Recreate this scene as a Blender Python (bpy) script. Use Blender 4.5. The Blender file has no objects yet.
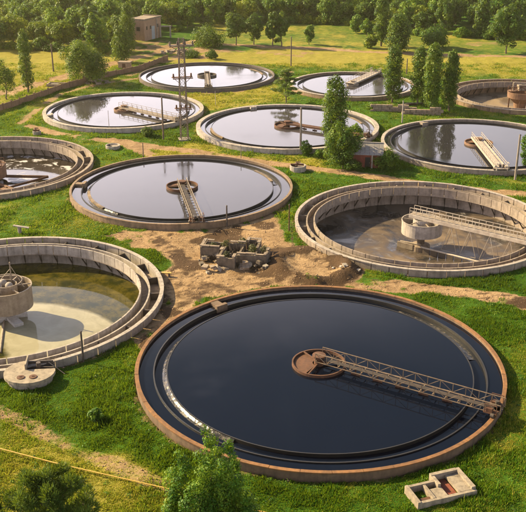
import bpy, math, random
import numpy as np
from mathutils import Vector, Matrix
random.seed(7)
rng = np.random.default_rng(7)
PI = math.pi
S = bpy.context.scene
C = S.collection

# ------------------------------------------------------------------ camera
FPX, PITCH, HCAM = 878.8, math.radians(22.72), 49.4     # focal length in photo pixels, tilt, height over the ground
cam = bpy.data.cameras.new('camera')
cam.sensor_fit = 'HORIZONTAL'; cam.sensor_width = 36; cam.lens = FPX / 526 * 36
cam.clip_start = 1; cam.clip_end = 20000
camo = bpy.data.objects.new('camera', cam); C.objects.link(camo)
camo.location = (0, 0, HCAM); camo.rotation_euler = (PI/2 - PITCH, 0, 0)
S.camera = camo
# ------------------------------------------------------------------ light
SUN_AZ, SUN_EL = math.radians(-65), math.radians(31)    # azimuth from +Y towards +X
sdir = Vector((math.sin(SUN_AZ)*math.cos(SUN_EL), math.cos(SUN_AZ)*math.cos(SUN_EL), math.sin(SUN_EL)))
sl = bpy.data.lights.new('sun', 'SUN'); sl.energy = 5.0; sl.angle = math.radians(0.55); sl.color = (1.0, 0.79, 0.43)
so = bpy.data.objects.new('sun', sl); C.objects.link(so)
so.rotation_euler = (-sdir).to_track_quat('-Z', 'Y').to_euler()
W = bpy.data.worlds.new('World'); S.world = W; W.use_nodes = True
wn, wl = W.node_tree.nodes, W.node_tree.links
wn.clear()
wo = wn.new('ShaderNodeOutputWorld'); bg = wn.new('ShaderNodeBackground'); sky = wn.new('ShaderNodeTexSky')
sky.sky_type = 'NISHITA'; sky.sun_disc = False; sky.sun_elevation = SUN_EL; sky.sun_rotation = SUN_AZ
sky.air_density = 1.2; sky.dust_density = 3.0; sky.ozone_density = 1.0
bg.inputs[1].default_value = 0.05
# a bright hazy band low over the horizon all round (seen mirrored in the water), streaked with thin cloud, deeper sky above
tc = wn.new('ShaderNodeTexCoord'); cn = wn.new('ShaderNodeTexNoise'); mp = wn.new('ShaderNodeMapping')
mp.inputs['Scale'].default_value = (1.0, 1.0, 3.5)
cn.inputs['Scale'].default_value = 2.4; cn.inputs['Detail'].default_value = 5; cn.inputs['Roughness'].default_value = 0.55
sep = wn.new('ShaderNodeSeparateXYZ')
wob = wn.new('ShaderNodeMath'); wob.operation = 'MULTIPLY_ADD'; wob.inputs[1].default_value = 0.12; wob.inputs[2].default_value = -0.06
adz = wn.new('ShaderNodeMath'); adz.operation = 'ADD'
band = wn.new('ShaderNodeMapRange'); band.interpolation_type = 'SMOOTHSTEP'
band.inputs['From Min'].default_value = 0.28; band.inputs['From Max'].default_value = 0.515
band.inputs['To Min'].default_value = 1.0; band.inputs['To Max'].default_value = 0.0
cmix = wn.new('ShaderNodeMix'); cmix.data_type = 'RGBA'; cmix.inputs['B'].default_value = (29, 26.3, 28.3, 1)
wl.new(tc.outputs['Generated'], mp.inputs[0]); wl.new(mp.outputs[0], cn.inputs['Vector']); wl.new(tc.outputs['Generated'], sep.inputs[0])
wl.new(cn.outputs[0], wob.inputs[0]); wl.new(wob.outputs[0], adz.inputs[0]); wl.new(sep.outputs['Z'], adz.inputs[1])
# the haze glows more on the sun's side of the sky
dot = wn.new('ShaderNodeVectorMath'); dot.operation = 'DOT_PRODUCT'; dot.inputs[1].default_value = (math.sin(SUN_AZ), math.cos(SUN_AZ), 0)
side = wn.new('ShaderNodeMapRange'); side.inputs['From Min'].default_value = 0.1; side.inputs['From Max'].default_value = 0.7
side.inputs['To Min'].default_value = 0.34; side.inputs['To Max'].default_value = 1.0
bmul = wn.new('ShaderNodeMath'); bmul.operation = 'MULTIPLY'
wl.new(tc.outputs['Generated'], dot.inputs[0]); wl.new(dot.outputs['Value'], side.inputs['Value'])
wl.new(adz.outputs[0], band.inputs['Value']); wl.new(band.outputs[0], bmul.inputs[0]); wl.new(side.outputs[0], bmul.inputs[1]); wl.new(bmul.outputs[0], cmix.inputs['Factor'])
wl.new(sky.outputs[0], cmix.inputs['A']); wl.new(cmix.outputs['Result'], bg.inputs[0]); wl.new(bg.outputs[0], wo.inputs[0])
S.view_settings.view_transform = 'Standard'; S.view_settings.look = 'None'
S.view_settings.exposure = 1.42; S.view_settings.gamma = 1.0

# ------------------------------------------------------------------ measuring helpers (photo pixel -> place on the ground)
CP, SP = math.cos(PITCH), math.sin(PITCH)
def gp(px, py, z=0.0):
    u = (px - 263) / FPX; v = (py - 256) / FPX
    dy = CP - v*SP; dz = -SP - v*CP
    t = (z - HCAM) / dz
    return (u*t, dy*t)
def zat(x, y, py):
    """height at which a point over (x, y) shows on photo line py"""
    v = (py - 256) / FPX
    dy = CP - v*SP; dz = -SP - v*CP
    return HCAM + dz * (y / dy)
def ppm(x, y, z=0):
    return FPX / (y*CP + (HCAM - z)*SP)

# ------------------------------------------------------------------ mesh helpers
class MB:
    def __init__(s): s.v = []; s.f = []
    def add(s, vs, fs):
        b = len(s.v); s.v += [tuple(v) for v in vs]; s.f += [tuple(b+i for i in f) for f in fs]; return s
    def box(s, x0, x1, y0, y1, z0, z1, M=None):
        vs = [(x, y, z) for z in (z0, z1) for y in (y0, y1) for x in (x0, x1)]
        if M is not None: vs = [M @ Vector(v) for v in vs]
        return s.add(vs, [(0,2,3,1),(4,5,7,6),(0,1,5,4),(2,6,7,3),(0,4,6,2),(1,3,7,5)])
    def bar(s, a, b, w, h=None):
        a, b = Vector(a), Vector(b); h = h or w
        d = b - a; L = d.length
        if L < 1e-6: return s
        M = Matrix.Translation(a) @ d.to_track_quat('X', 'Z').to_matrix().to_4x4()
        return s.box(0, L, -w/2, w/2, -h/2, h/2, M)
    def tube(s, pts, rs, n=8, cap=True):
        pts = [Vector(p) for p in pts]
        if not hasattr(rs, '__len__'): rs = [rs]*len(pts)
        b = len(s.v); ref = Vector((0.3, 0.1, 1)).normalized()
        for i, p in enumerate(pts):
            d = (pts[min(i+1, len(pts)-1)] - pts[max(i-1, 0)]).normalized()
            r0 = ref if abs(d.dot(ref)) < .9 else Vector((1, 0, 0))
            u = d.cross(r0).normalized(); w = d.cross(u)
            for k in range(n):
                a = 2*PI*k/n
                s.v.append(tuple(p + (u*math.cos(a) + w*math.sin(a))*rs[i]))
        for i in range(len(pts)-1):
            for k in range(n):
                k2 = (k+1) % n
                s.f.append((b+i*n+k, b+i*n+k2, b+(i+1)*n+k2, b+(i+1)*n+k))
        if cap:
            s.f.append(tuple(b+k for k in range(n))[::-1]); e = b+(len(pts)-1)*n
            s.f.append(tuple(e+k for k in range(n)))
        return s
    def lathe(s, prof, n=96, a0=0.0, a1=2*PI, closed=True, M=None):
        """profile of (r, z) points swept about the z axis; closed profile = solid ring"""
        full = abs(a1 - a0 - 2*PI) < 1e-6
        m = len(prof); cols = n if full else n+1; b = len(s.v)
        for j in range(cols):
            a = a0 + (a1-a0)*j/n
            for r, z in prof:
                p = (r*math.cos(a), r*math.sin(a), z)
                s.v.append(tuple(M @ Vector(p)) if M is not None else p)
        for j in range(n):
            j2 = (j+1) % cols
            for i in range(m if closed else m-1):
                i2 = (i+1) % m
                s.f.append((b+j*m+i, b+j2*m+i, b+j2*m+i2, b+j*m+i2))
        if closed and not full:
            s.f.append(tuple(b+i for i in range(m))); e = b+n*m
            s.f.append(tuple(e+i for i in range(m))[::-1])
        return s
    def disc(s, r, z, n=96, cx=0, cy=0):
        b = len(s.v)
        s.v += [(cx+r*math.cos(2*PI*k/n), cy+r*math.sin(2*PI*k/n), z) for k in range(n)]
        s.f.append(tuple(range(b, b+n))); return s
    def mesh(s, name, m, smooth=False):
        me = bpy.data.meshes.new(name); me.from_pydata(s.v, [], s.f)
        for q in (m if isinstance(m, (list, tuple)) else [m]): me.materials.append(q)
        if smooth: me.polygons.foreach_set('use_smooth', [True]*len(me.polygons))
        import bmesh
        bm = bmesh.new(); bm.from_mesh(me); bmesh.ops.recalc_face_normals(bm, faces=bm.faces); bm.to_mesh(me); bm.free()
        me.update(); return me

def link(name, me, parent=None, loc=(0,0,0), rz=0.0, rot=None):
    o = bpy.data.objects.new(name, me); C.objects.link(o)
    o.location = loc; o.rotation_euler = rot or (0, 0, rz)
    if parent: o.parent = parent
    return o
def tag(o, label=None, cat=None, group=None, kind=None):
    if label: o['label'] = label
    if cat: o['category'] = cat
    if group: o['group'] = group
    if kind: o['kind'] = kind
    return o
def thing(name, label, cat, loc=(0,0,0), rz=0.0, group=None):
    return tag(link(name, None, None, loc, rz), label, cat, group)
def part(name, mb, m, parent, loc=(0,0,0), rz=0.0, smooth=False):
    return link(name, mb.mesh(name, m, smooth), parent, loc, rz)
def copies(o, n, step, start=0.0):
    o.rotation_euler.z = start
    for k in range(1, n):
        c = o.copy(); C.objects.link(c); c.parent = o.parent; c.rotation_euler.z = start + step*k

# ------------------------------------------------------------------ materials
def nodes(name):
    m = bpy.data.materials.new(name); m.use_nodes = True
    nt = m.node_tree; nt.nodes.clear()
    out = nt.nodes.new('ShaderNodeOutputMaterial')
    return m, nt, out
def N(nt, t, **kw):
    n = nt.nodes.new(t)
    for k, v in kw.items():
        if k in n.inputs: n.inputs[k].default_value = v
        else: setattr(n, k, v)
    return n
def noise(nt, vec, scale, detail=5, rough=0.6, dist=0.0):
    n = N(nt, 'ShaderNodeTexNoise', Scale=scale, Detail=detail, Roughness=rough, Distortion=dist)
    nt.links.new(vec, n.inputs['Vector']); return n.outputs['Fac']
def ramp(nt, fac, lo, hi):
    n = N(nt, 'ShaderNodeMapRange'); n.inputs['From Min'].default_value = lo; n.inputs['From Max'].default_value = hi
    nt.links.new(fac, n.inputs['Value']); return n.outputs['Result']
def mixc(nt, fac, a, b, mode='MIX'):
    n = N(nt, 'ShaderNodeMix', data_type='RGBA', blend_type=mode)
    for key, v in (('Factor', fac), ('A', a), ('B', b)):
        if isinstance(v, (tuple, float, int)):
            n.inputs[key].default_value = v if not isinstance(v, tuple) else (*v, 1)
        else: nt.links.new(v, n.inputs[key])
    return n.outputs['Result']
def math_(nt, op, a, b=0.0):
    n = N(nt, 'ShaderNodeMath', operation=op)
    for i, v in enumerate((a, b)):
        if isinstance(v, (float, int)): n.inputs[i].default_value = v
        else: nt.links.new(v, n.inputs[i])
    return n.outputs[0]
def bump(nt, h, strength, dist=0.05):
    n = N(nt, 'ShaderNodeBump', Strength=strength, Distance=dist); nt.links.new(h, n.inputs['Height']); return n.outputs[0]
def pos(nt, scale=None):
    g = N(nt, 'ShaderNodeNewGeometry')
    if not scale: return g.outputs['Position']
    m = N(nt, 'ShaderNodeMapping'); m.inputs['Scale'].default_value = scale
    nt.links.new(g.outputs['Position'], m.inputs[0]); return m.outputs[0]

def worn(name, c0, c1, c2=None, rough=0.85, s=0.7, metal=0.0, streak=0.5, bmp=0.3):
    """two tones mixed by patchy noise, vertical run-off streaks of a third tone, fine grain"""
    m, nt, out = nodes(name)
    p = pos(nt); b = N(nt, 'ShaderNodeBsdfPrincipled', Roughness=rough, Metallic=metal)
    col = mixc(nt, ramp(nt, noise(nt, p, s, 7, .65), .35, .66), c0, c1)
    if c2:
        st = noise(nt, pos(nt, (2.2, 2.2, .25)), 1.0, 5, .6)
        sp = noise(nt, p, s*2.3, 6, .7)
        k = math_(nt, 'MULTIPLY', ramp(nt, math_(nt, 'ADD', math_(nt, 'MULTIPLY', st, .55), math_(nt, 'MULTIPLY', sp, .45)), .46, .66), streak)
        col = mixc(nt, k, col, c2)
    fine = noise(nt, p, 9.0, 4, .7)
    col = mixc(nt, math_(nt, 'MULTIPLY', ramp(nt, fine, .3, .7), .35), col, (c0[0]*.45, c0[1]*.45, c0[2]*.45))
    nt.links.new(col, b.inputs['Base Color'])
    nt.links.new(bump(nt, fine, bmp, .06), b.inputs['Normal'])
    nt.links.new(b.outputs[0], out.inputs[0]); return m

M = {}
M['conc'] = worn('concrete', (.33,.285,.24), (.205,.175,.145), (.085,.068,.052), streak=.65)
M['conc_pink'] = worn('weathered_concrete', (.345,.275,.22), (.21,.165,.13), (.075,.058,.043), streak=.7)
M['conc_white'] = worn('pale_concrete', (.43,.375,.325), (.29,.25,.22), (.12,.10,.083), streak=.8)
M['rim_rust'] = worn('rusty_rim', (.27,.125,.040), (.14,.064,.025), (.065,.036,.02), s=.55, streak=.75)
M['rim_tan'] = worn('tan_rim', (.29,.195,.115), (.165,.11,.068), (.065,.045,.033), s=.6, streak=.65)
M['rim_brown'] = worn('brown_tank_wall', (.20,.13,.08), (.115,.075,.048), (.05,.034,.024), s=.7, streak=.8)
M['rim_dark'] = worn('dark_rim', (.16,.13,.11), (.10,.08,.07), (.05,.04,.035), s=.5)
M['weir'] = worn('slimy_weir', (.012,.011,.010), (.024,.020,.016), (.006,.006,.005), rough=.5)
M['weir_tan'] = worn('tan_weir', (.30,.2,.09), (.05,.04,.03), (.02,.02,.016), rough=.6)
M['rust'] = worn('rusty_steel', (.150,.066,.032), (.090,.043,.025), (.032,.021,.016), rough=.75, s=1.5, metal=.2)
M['rust_lite'] = worn('bleached_rusty_steel', (.26,.145,.085), (.155,.082,.048), (.05,.032,.024), rough=.75, s=1.2)
M['steel'] = worn('old_painted_steel', (.33,.27,.20), (.21,.16,.115), (.09,.055,.035), rough=.6, s=1.2)
M['pale_steel'] = worn('pale_painted_steel', (.50,.43,.355), (.36,.30,.24), (.17,.10,.065), rough=.55, s=1.0)
M['old_truss'] = worn('old_truss_steel', (.25,.175,.105), (.14,.09,.055), (.05,.033,.023), rough=.65, s=1.3, streak=.8)
M['deck'] = worn('dark_walkway', (.035,.027,.021), (.06,.04,.028), (.018,.014,.012), rough=.7, s=1.4)
M['slab'] = worn('weathered_slab', (.36,.30,.225), (.24,.195,.145), (.09,.072,.055), s=1.0, streak=.8)
M['pylon'] = worn('pylon_steel', (.14,.10,.08), (.09,.065,.05), (.05,.035,.028), rough=.65, s=1.0)
M['dark_steel'] = worn('dark_steel', (.06,.05,.045), (.10,.07,.05), (.03,.022,.02), rough=.6, s=1.2)
M['pole_wood'] = worn('weathered_pole', (.17,.12,.085), (.10,.075,.055), (.05,.04,.03))
M['pole_conc'] = worn('pole_concrete', (.30,.25,.20), (.21,.17,.14), (.1,.08,.06))
M['brick'] = worn('sandy_brick', (.41,.265,.18), (.31,.195,.13), (.17,.11,.08), s=.9)
M['brick_red'] = worn('red_shed_brick', (.24,.06,.035), (.16,.045,.03), (.07,.03,.02))
M['slate'] = worn('grey_roofing', (.30,.28,.27), (.22,.205,.2), (.12,.11,.1), s=1.5)
M['grey_door'] = worn('grey_door_paint', (.42,.45,.47), (.33,.36,.38), (.2,.2,.2))
M['dark'] = worn('dark_recess', (.02,.018,.016), (.03,.025,.02))
M['bark'] = worn('bark', (.16,.12,.085), (.09,.065,.045), (.04,.03,.022), s=2)
M['fence'] = worn('old_wall_concrete', (.25,.15,.085), (.17,.10,.06), (.07,.045,.03), s=.6)
M['yellow'] = worn('yellow_gas_pipe_paint', (.62,.40,.06), (.50,.30,.05), (.25,.14,.04), rough=.5)
M['mud'] = worn('dark_mud', (.11,.075,.045), (.065,.045,.03), (.03,.022,.016), rough=.8, s=.8, bmp=.8)
M['dirt'] = worn('heaped_dirt', (.40,.26,.15), (.27,.17,.09), (.12,.075,.045), s=.6, bmp=.8)
M['ruin'] = worn('ruined_concrete', (.19,.145,.10), (.11,.082,.058), (.045,.034,.026), s=1.4, streak=.8)
M['rubble'] = worn('rubble', (.31,.24,.175), (.20,.15,.11), (.075,.055,.042), s=1.3, streak=.7)
M['white_sludge'] = worn('white_crust', (.6,.58,.56), (.42,.40,.38), (.2,.18,.16))

def water(name, base, rough=.035, scum=None, ripple=.06, ior=1.36, sr=.35):
    m, nt, out = nodes(name)
    p = pos(nt); b = N(nt, 'ShaderNodeBsdfPrincipled', Roughness=rough, IOR=ior)
    b.inputs['Base Color'].default_value = (*base, 1)
    if scum:
        f = ramp(nt, noise(nt, p, scum[1], 7, .62, .6), scum[2], scum[3])
        col = mixc(nt, f, base, scum[0]); nt.links.new(col, b.inputs['Base Color'])
        r = math_(nt, 'ADD', math_(nt, 'MULTIPLY', f, sr), rough); nt.links.new(r, b.inputs['Roughness'])
    else:
        ruf = ramp(nt, noise(nt, p, .085, 5, .6, .4), .48, .70)
        nt.links.new(math_(nt, 'ADD', math_(nt, 'MULTIPLY', ruf, .13), rough), b.inputs['Roughness'])
        film = ramp(nt, noise(nt, pos(nt, (1.0, .35, 1.0)), .22, 7, .65, 1.2), .56, .70)
        nt.links.new(mixc(nt, math_(nt, 'MULTIPLY', film, .5), base, (base[0]*1.6, base[1]*1.5, base[2]*1.35)), b.inputs['Base Color'])
    h = noise(nt, p, 1.3, 3, .5)
    nt.links.new(bump(nt, h, ripple, .02), b.inputs['Normal'])
    nt.links.new(b.outputs[0], out.inputs[0]); return m
M['w_dark'] = water('dark_water', (.003,.005,.012), ripple=.1, ior=1.32)
M['w_grey'] = water('grey_water', (.026,.025,.030))
M['w_lilac'] = water('silty_water', (.050,.046,.050))
M['w_foam'] = water('foaming_water', (.02,.02,.022), .20, ((.22,.18,.13), 1.9, .50, .78), ripple=5.0)
M['w_rusty'] = water('murky_brown_water', (.035,.028,.022), .06, ((.5,.48,.5), .32, .53, .60))

def pond(name, cx, cy):
    """shallow olive water over pale sediment, with its sunlit part and the wall shade painted in"""
    m, nt, out = nodes(name)
    b = N(nt, 'ShaderNodeBsdfPrincipled', Roughness=.05, IOR=1.34)
    p = pos(nt)
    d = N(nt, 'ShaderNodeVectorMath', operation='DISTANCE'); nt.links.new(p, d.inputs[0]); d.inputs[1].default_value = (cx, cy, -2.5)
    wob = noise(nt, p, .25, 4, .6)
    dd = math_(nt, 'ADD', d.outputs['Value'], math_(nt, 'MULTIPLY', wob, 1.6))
    f = ramp(nt, dd, 17.4, 16.7)  # disc edge drawn along the wall's shadow line: sunlit tone inside, shaded tone outside
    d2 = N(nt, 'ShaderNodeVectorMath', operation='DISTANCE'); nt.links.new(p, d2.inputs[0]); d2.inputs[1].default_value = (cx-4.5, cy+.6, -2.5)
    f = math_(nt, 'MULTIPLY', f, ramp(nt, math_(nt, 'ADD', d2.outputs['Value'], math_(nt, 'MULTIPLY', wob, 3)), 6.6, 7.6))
    sunlit_bed = mixc(nt, ramp(nt, noise(nt, p, .30, 7, .65, .8), .35, .68), (.34,.315,.225), (.235,.215,.14))
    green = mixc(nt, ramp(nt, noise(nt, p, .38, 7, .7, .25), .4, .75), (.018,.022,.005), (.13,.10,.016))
    nt.links.new(mixc(nt, f, green, sunlit_bed), b.inputs['Base Color'])
    nt.links.new(bump(nt, noise(nt, p, 1.3, 3, .5), .05, .02), b.inputs['Normal'])
    nt.links.new(b.outputs[0], out.inputs[0]); return m

def sludge(name, c0, c1, c2):
    m, nt, out = nodes(name)
    p = pos(nt); b = N(nt, 'ShaderNodeBsdfPrincipled', IOR=1.38)
    f = ramp(nt, noise(nt, p, .13, 7, .6, .8), .38, .62)
    col = mixc(nt, f, c0, c1)
    g = ramp(nt, noise(nt, p, .35, 8, .68, 1.5), .55, .68)
    col = mixc(nt, math_(nt, 'MULTIPLY', g, .7), col, c2)
    nt.links.new(col, b.inputs['Base Color'])
    nt.links.new(ramp(nt, f, -.15, 1.3), b.inputs['Roughness'])
    nt.links.new(bump(nt, noise(nt, p, .8, 6, .6), .25, .08), b.inputs['Normal'])
    nt.links.new(b.outputs[0], out.inputs[0]); return m
M['sludge'] = sludge('wet_sludge', (.026,.024,.024), (.16,.115,.078), (.20,.18,.17))
M['sludge_dry'] = sludge('drying_sludge', (.14,.105,.075), (.26,.19,.12), (.19,.17,.15))

def foliage(name, dark, mid, lite, trans=.35):
    m, nt, out = nodes(name)
    at = N(nt, 'ShaderNodeAttribute', attribute_name='tint')
    oi = N(nt, 'ShaderNodeObjectInfo')
    t = math_(nt, 'ADD', at.outputs['Fac'], math_(nt, 'MULTIPLY', math_(nt, 'SUBTRACT', oi.outputs['Random'], .5), .3))
    cr = N(nt, 'ShaderNodeValToRGB'); nt.links.new(t, cr.inputs[0])
    e = cr.color_ramp.elements; e[0].position = .05; e[0].color = (*dark, 1); e[1].position = .95; e[1].color = (*lite, 1)
    k = e.new(.5); k.color = (*mid, 1)
    d = N(nt, 'ShaderNodeBsdfPrincipled', Roughness=.55); nt.links.new(cr.outputs[0], d.inputs['Base Color'])
    d.inputs['Specular IOR Level'].default_value = .25
    tr = N(nt, 'ShaderNodeBsdfTranslucent')
    nt.links.new(mixc(nt, .5, cr.outputs[0], (.24,.29,.010)), tr.inputs['Color'])
    mx = N(nt, 'ShaderNodeMixShader'); mx.inputs[0].default_value = trans
    nt.links.new(d.outputs[0], mx.inputs[1]); nt.links.new(tr.outputs[0], mx.inputs[2])
    nt.links.new(mx.outputs[0], out.inputs[0]); return m
M['leaf'] = foliage('leaves', (.013,.052,.005), (.060,.165,.010), (.200,.290,.018), .38)
M['leaf_dark'] = foliage('dark_leaves', (.010,.036,.005), (.038,.105,.008), (.135,.205,.015), .36)
M['leaf_yel'] = foliage('yellow_green_leaves', (.040,.085,.006), (.13,.21,.010), (.32,.34,.018), .4)
M['leaf_pop'] = foliage('poplar_leaves', (.012,.042,.006), (.050,.122,.011), (.175,.230,.020), .36)
M['needle'] = foliage('pine_needles', (.022,.055,.010), (.085,.150,.022), (.22,.26,.035), .3)
M['weed'] = foliage('dry_weeds', (.03,.035,.015), (.07,.075,.03), (.15,.135,.06), .2)
M['grass'] = foliage('grass_blades', (.014,.068,.003), (.060,.175,.006), (.38,.32,.045), .42)

# ------------------------------------------------------------------ value noise for the ground
def vnoise(x, y, scale, seed, octv=4):
    r = np.random.default_rng(seed); T = r.random((256, 256)); out = 0; amp = 1; tot = 0
    for o in range(octv):
        u = x/scale + 31.7*o; v = y/scale + 17.3*o
        i = np.floor(u).astype(int); j = np.floor(v).astype(int); fu = u-i; fv = v-j
        fu = fu*fu*(3-2*fu); fv = fv*fv*(3-2*fv)
        g = lambda a, b: T[a % 256, b % 256]
        out = out + amp*((g(i,j)*(1-fu)+g(i+1,j)*fu)*(1-fv) + (g(i,j+1)*(1-fu)+g(i+1,j+1)*fu)*fv)
        tot += amp; amp *= .5; scale /= 2
    return out/tot
def sstep(a, b, x):
    t = np.clip((x-a)/(b-a), 0, 1); return t*t*(3-2*t)
def dist_line(x, y, pts):
    d = np.full(x.shape, 1e9)
    for (ax, ay), (bx, by) in zip(pts[:-1], pts[1:]):
        dx, dy = bx-ax, by-ay; L = dx*dx+dy*dy
        t = np.clip(((x-ax)*dx+(y-ay)*dy)/L, 0, 1)
        d = np.minimum(d, np.hypot(x-ax-t*dx, y-ay-t*dy))
    return d
def inside(x, y, pts):
    c = np.zeros(x.shape, bool); n = len(pts)
    for i in range(n):
        (ax, ay), (bx, by) = pts[i], pts[(i+1) % n]
        if ay == by: continue
        hit = ((ay > y) != (by > y)) & (x < (bx-ax)*(y-ay)/(by-ay)+ax)
        c ^= hit
    return c
def poly_mask(x, y, pts, soft):
    d = dist_line(x, y, pts+[pts[0]]); ins = inside(x, y, pts)
    return sstep(-soft, soft, np.where(ins, d, -d))

# tanks: centre, outer radius
RIM = 1.0
TK = {'A': (6.2, 85.4, 20.2), 'B': (-14.3, 148.0, 19.5), 'C': (-15.8, 248.1, 19.0), 'D': (-33.1, 206.5, 18.9),
      'E': (5.4, 191.2, 20.2), 'F': (24.1, 235.7, 16.8), 'G': (44.6, 176.7, 20.0), 'H': (25.2, 130.4, 20.1),
      'I': (-52.6, 161.3, 19.9), 'J': (-33.2, 103.0, 20.2), 'K': (65.8, 222.8, 19.0)}

G_ = lambda L: [gp(*p) for p in L]
PATHS = [  # photo polyline, half width in m, dirt, dry
 ([(112,140),(150,146),(190,151),(230,157),(270,163),(310,168),(345,172),(400,181),(460,188),(540,196)], 1.5, .95),
 ([(215,44),(260,46.5),(320,48.5),(380,52),(440,54.5),(540,57)], 2.2, .9),
 ([(-10,96),(30,86),(60,78),(90,69),(120,62),(150,54),(175,46),(200,40)], 2.6, .9),
 ([(395,284),(450,291),(490,297),(540,305)], 1.6, .95),
 ([(-10,408),(30,425),(80,450),(130,472),(170,490),(240,520)], 1.1, .56),
 ([(20,123),(40,107),(60,95),(95,85),(140,78)], 1.2, .6),
 ([(150,155),(130,146),(100,140),(60,134),(30,126)], 1.6, .7),
 ([(205,93),(240,91),(275,82),(290,72)], 1.2, .6),
 ([(128,76),(165,62),(190,52),(230,50),(300,56)], 1.6, .55),
 ([(185,152),(160,144),(140,134)], 1.2, .4),
 ([(385,100),(400,110),(420,116)], 1.5, .5),
 ([(150,343),(164,318),(188,300),(215,291),(248,284.5),(285,280.5),(330,281)], 2.0, .92),
]
POLYS = [  # dirt
 ([(92,236),(130,229),(200,230),(270,218),(296,206),(293,240),(322,268),(372,280),(420,284),(430,293),(330,284),(270,283),(222,290),(200,300),(182,314),(170,330),(160,345),(160,300),(160,268),(135,248)], 1.6, .97),
 ([(172,50),(215,46),(235,52),(205,60),(175,58)], 3, .8),
 ([(135,42),(175,40),(180,50),(150,55),(130,52)], 3, .6),
 ([(462,42),(500,41),(500,45),(460,46)], 3, .5),
 ([(0,92),(26,82),(30,88),(0,100)], 2, .6),
 ([(255,49),(330,51),(330,56),(255,54)], 3, .45),
]
DRY = [
 ([(-20,40),(140,40),(130,62),(60,90),(-20,118)], 8, .85),
 ([(130,62),(300,46),(540,58),(540,78),(410,74),(290,66),(200,64)], 8, .8),
 ([(185,95),(275,85),(290,100),(200,112),(185,140),(140,150),(180,160),(330,168),(330,158),(220,152)], 4, .95),
 ([(-20,404),(60,440),(150,472),(240,512),(200,600),(-20,600)], 2.5, .85),
 ([(-20,205),(60,190),(110,225),(60,240),(-20,235)], 3, .25),
 ([(0,120),(60,90),(140,70),(140,82),(60,110),(40,135)], 3, .3),
 ([(380,110),(540,112),(540,120),(390,118)], 3, .35),
 ([(380,160),(540,190),(540,182),(400,168)], 2, .45),
 ([(195,22),(365,26),(540,36),(540,54),(365,48),(200,44)], 8, .42),
 ([(470,370),(526,330),(540,400),(500,440),(420,475),(440,470)], 2.5, .25),
]
MUD = [
 ([(170,270),(185,262),(200,285),(180,300),(168,295)], 1.5, .5),
 ([(190,245),(205,236),(275,240),(285,262),(270,275),(215,272)], 1.5, .4),
 ([(230,280),(330,278),(420,286),(420,292),(330,284),(240,284)], .8, .35),
]
def masks(x, y):
    n1 = vnoise(x, y, 9.0, 3); n2 = vnoise(x, y, 2.6, 4)
    dirt = np.zeros(x.shape); dry = np.zeros(x.shape); mud = np.zeros(x.shape)
    mud = np.maximum(mud, .55*sstep(.42, .6, vnoise(x, y, 4.0, 27))*(1-sstep(1.2, 3.0, dist_line(x, y, G_([(150,335),(164,312),(188,295),(215,287)])))))
    for P, w, k in PATHS:
        d = dist_line(x, y, G_(P)) + (n2-.5)*1.6*min(w, 2)/1.5
        dirt = np.maximum(dirt, k*(1 - sstep(w*.65, w*1.5, d)))
    jit = lambda a: (a[0] + (n1-.5)*9, a[1] + (n2-.5)*7)
    xx, yy = jit((x, y))
    for P, s, k in POLYS: dirt = np.maximum(dirt, k*poly_mask(xx, yy, G_(P), s))
    for P, s, k in DRY: dry = np.maximum(dry, k*poly_mask(xx, yy, G_(P), s))
    for P, s, k in MUD: mud = np.maximum(mud, k*poly_mask(x+(n2-.5)*4, y+(n1-.5)*4, G_(P), s))
    sd, sa_ = spoil(x, y)
    dirt = np.maximum(dirt, 1-sstep(6.0, 7.2, sd)); mud = np.maximum(mud, .40*(1-sstep(4, 6, sd))); mud = np.maximum(mud, 1.25*np.exp(-((sd-4.9)/1.5)**2)*(.85+.25*np.sin(sa_*2+2.6)))
    # scuffed and stained places in the yard
    mud = np.maximum(mud, .9*sstep(.45, .60, vnoise(x, y, 5.0, 23))*sstep(.6, .95, dirt)*sstep(150, 135, y)*sstep(70, 80, y))
    for off in (-1.0, .9):      # wheel ruts across the yard
        for RT in ([(150,232),(175,250),(190,272),(215,284),(280,280),(340,279),(420,288),(540,304)], [(105,234),(150,236),(175,258),(165,290)], [(290,225),(292,245),(330,268),(400,282)]):
            pts = [(a, b+off) for a, b in G_(RT)]
            mud = np.maximum(mud, .62*(1-sstep(.12, .55, dist_line(x, y, pts) + (n2-.5)*.7)))
    dirt = np.clip(dirt - .55*sstep(.56, .66, vnoise(x, y, 3.4, 29))*sstep(.5, .6, n1), 0, 1)
    # trodden and sprayed strips round every tank
    for cx, cy, r in TK.values():
        d = np.hypot(x-cx, y-cy) - r
        dirt = np.maximum(dirt, .55*(1-sstep(.2, 1.1, d + (n2-.5)*1.6)))
    dry = np.clip(dry*(.55 + .9*n1) + .35*(sstep(.56, .72, n2)*.6 + sstep(.55, .7, n1)*.6), 0, 1)
    # bare spots
    dirt = np.clip(dirt + .28*sstep(.62, .75, n2)*sstep(.3, .8, dry+.1), 0, 1)
    return dirt, dry, mud

def spoil(x, y):
    cx, cy = gp(312, 266); n = (vnoise(x, y, 4.0, 6)-.5)*1.6
    return np.hypot((x-cx)/1.12, (y-cy)/1.25) + n, np.arctan2(y-cy, x-cx)
def ground_height(x, y):
    h = (vnoise(x, y, 7.0, 11) - .5)*.6 + (vnoise(x, y, 2.4, 12) - .5)*.42
    near = np.ones(x.shape)
    for cx, cy, r in TK.values():
        near = np.minimum(near, .25 + .75*sstep(0, 5, np.abs(np.hypot(x-cx, y-cy)-r)))
    h = h*near
    # ring of dumped spoil
    d, ang = spoil(x, y)
    h = h + np.exp(-((d-4.4)/1.1)**2)*(1.0 + .3*np.sin(ang*2+1) + (vnoise(x, y, 1.4, 5)-.5)*1.6) + np.exp(-(d/3.5)**2)*.25
    return h

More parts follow.
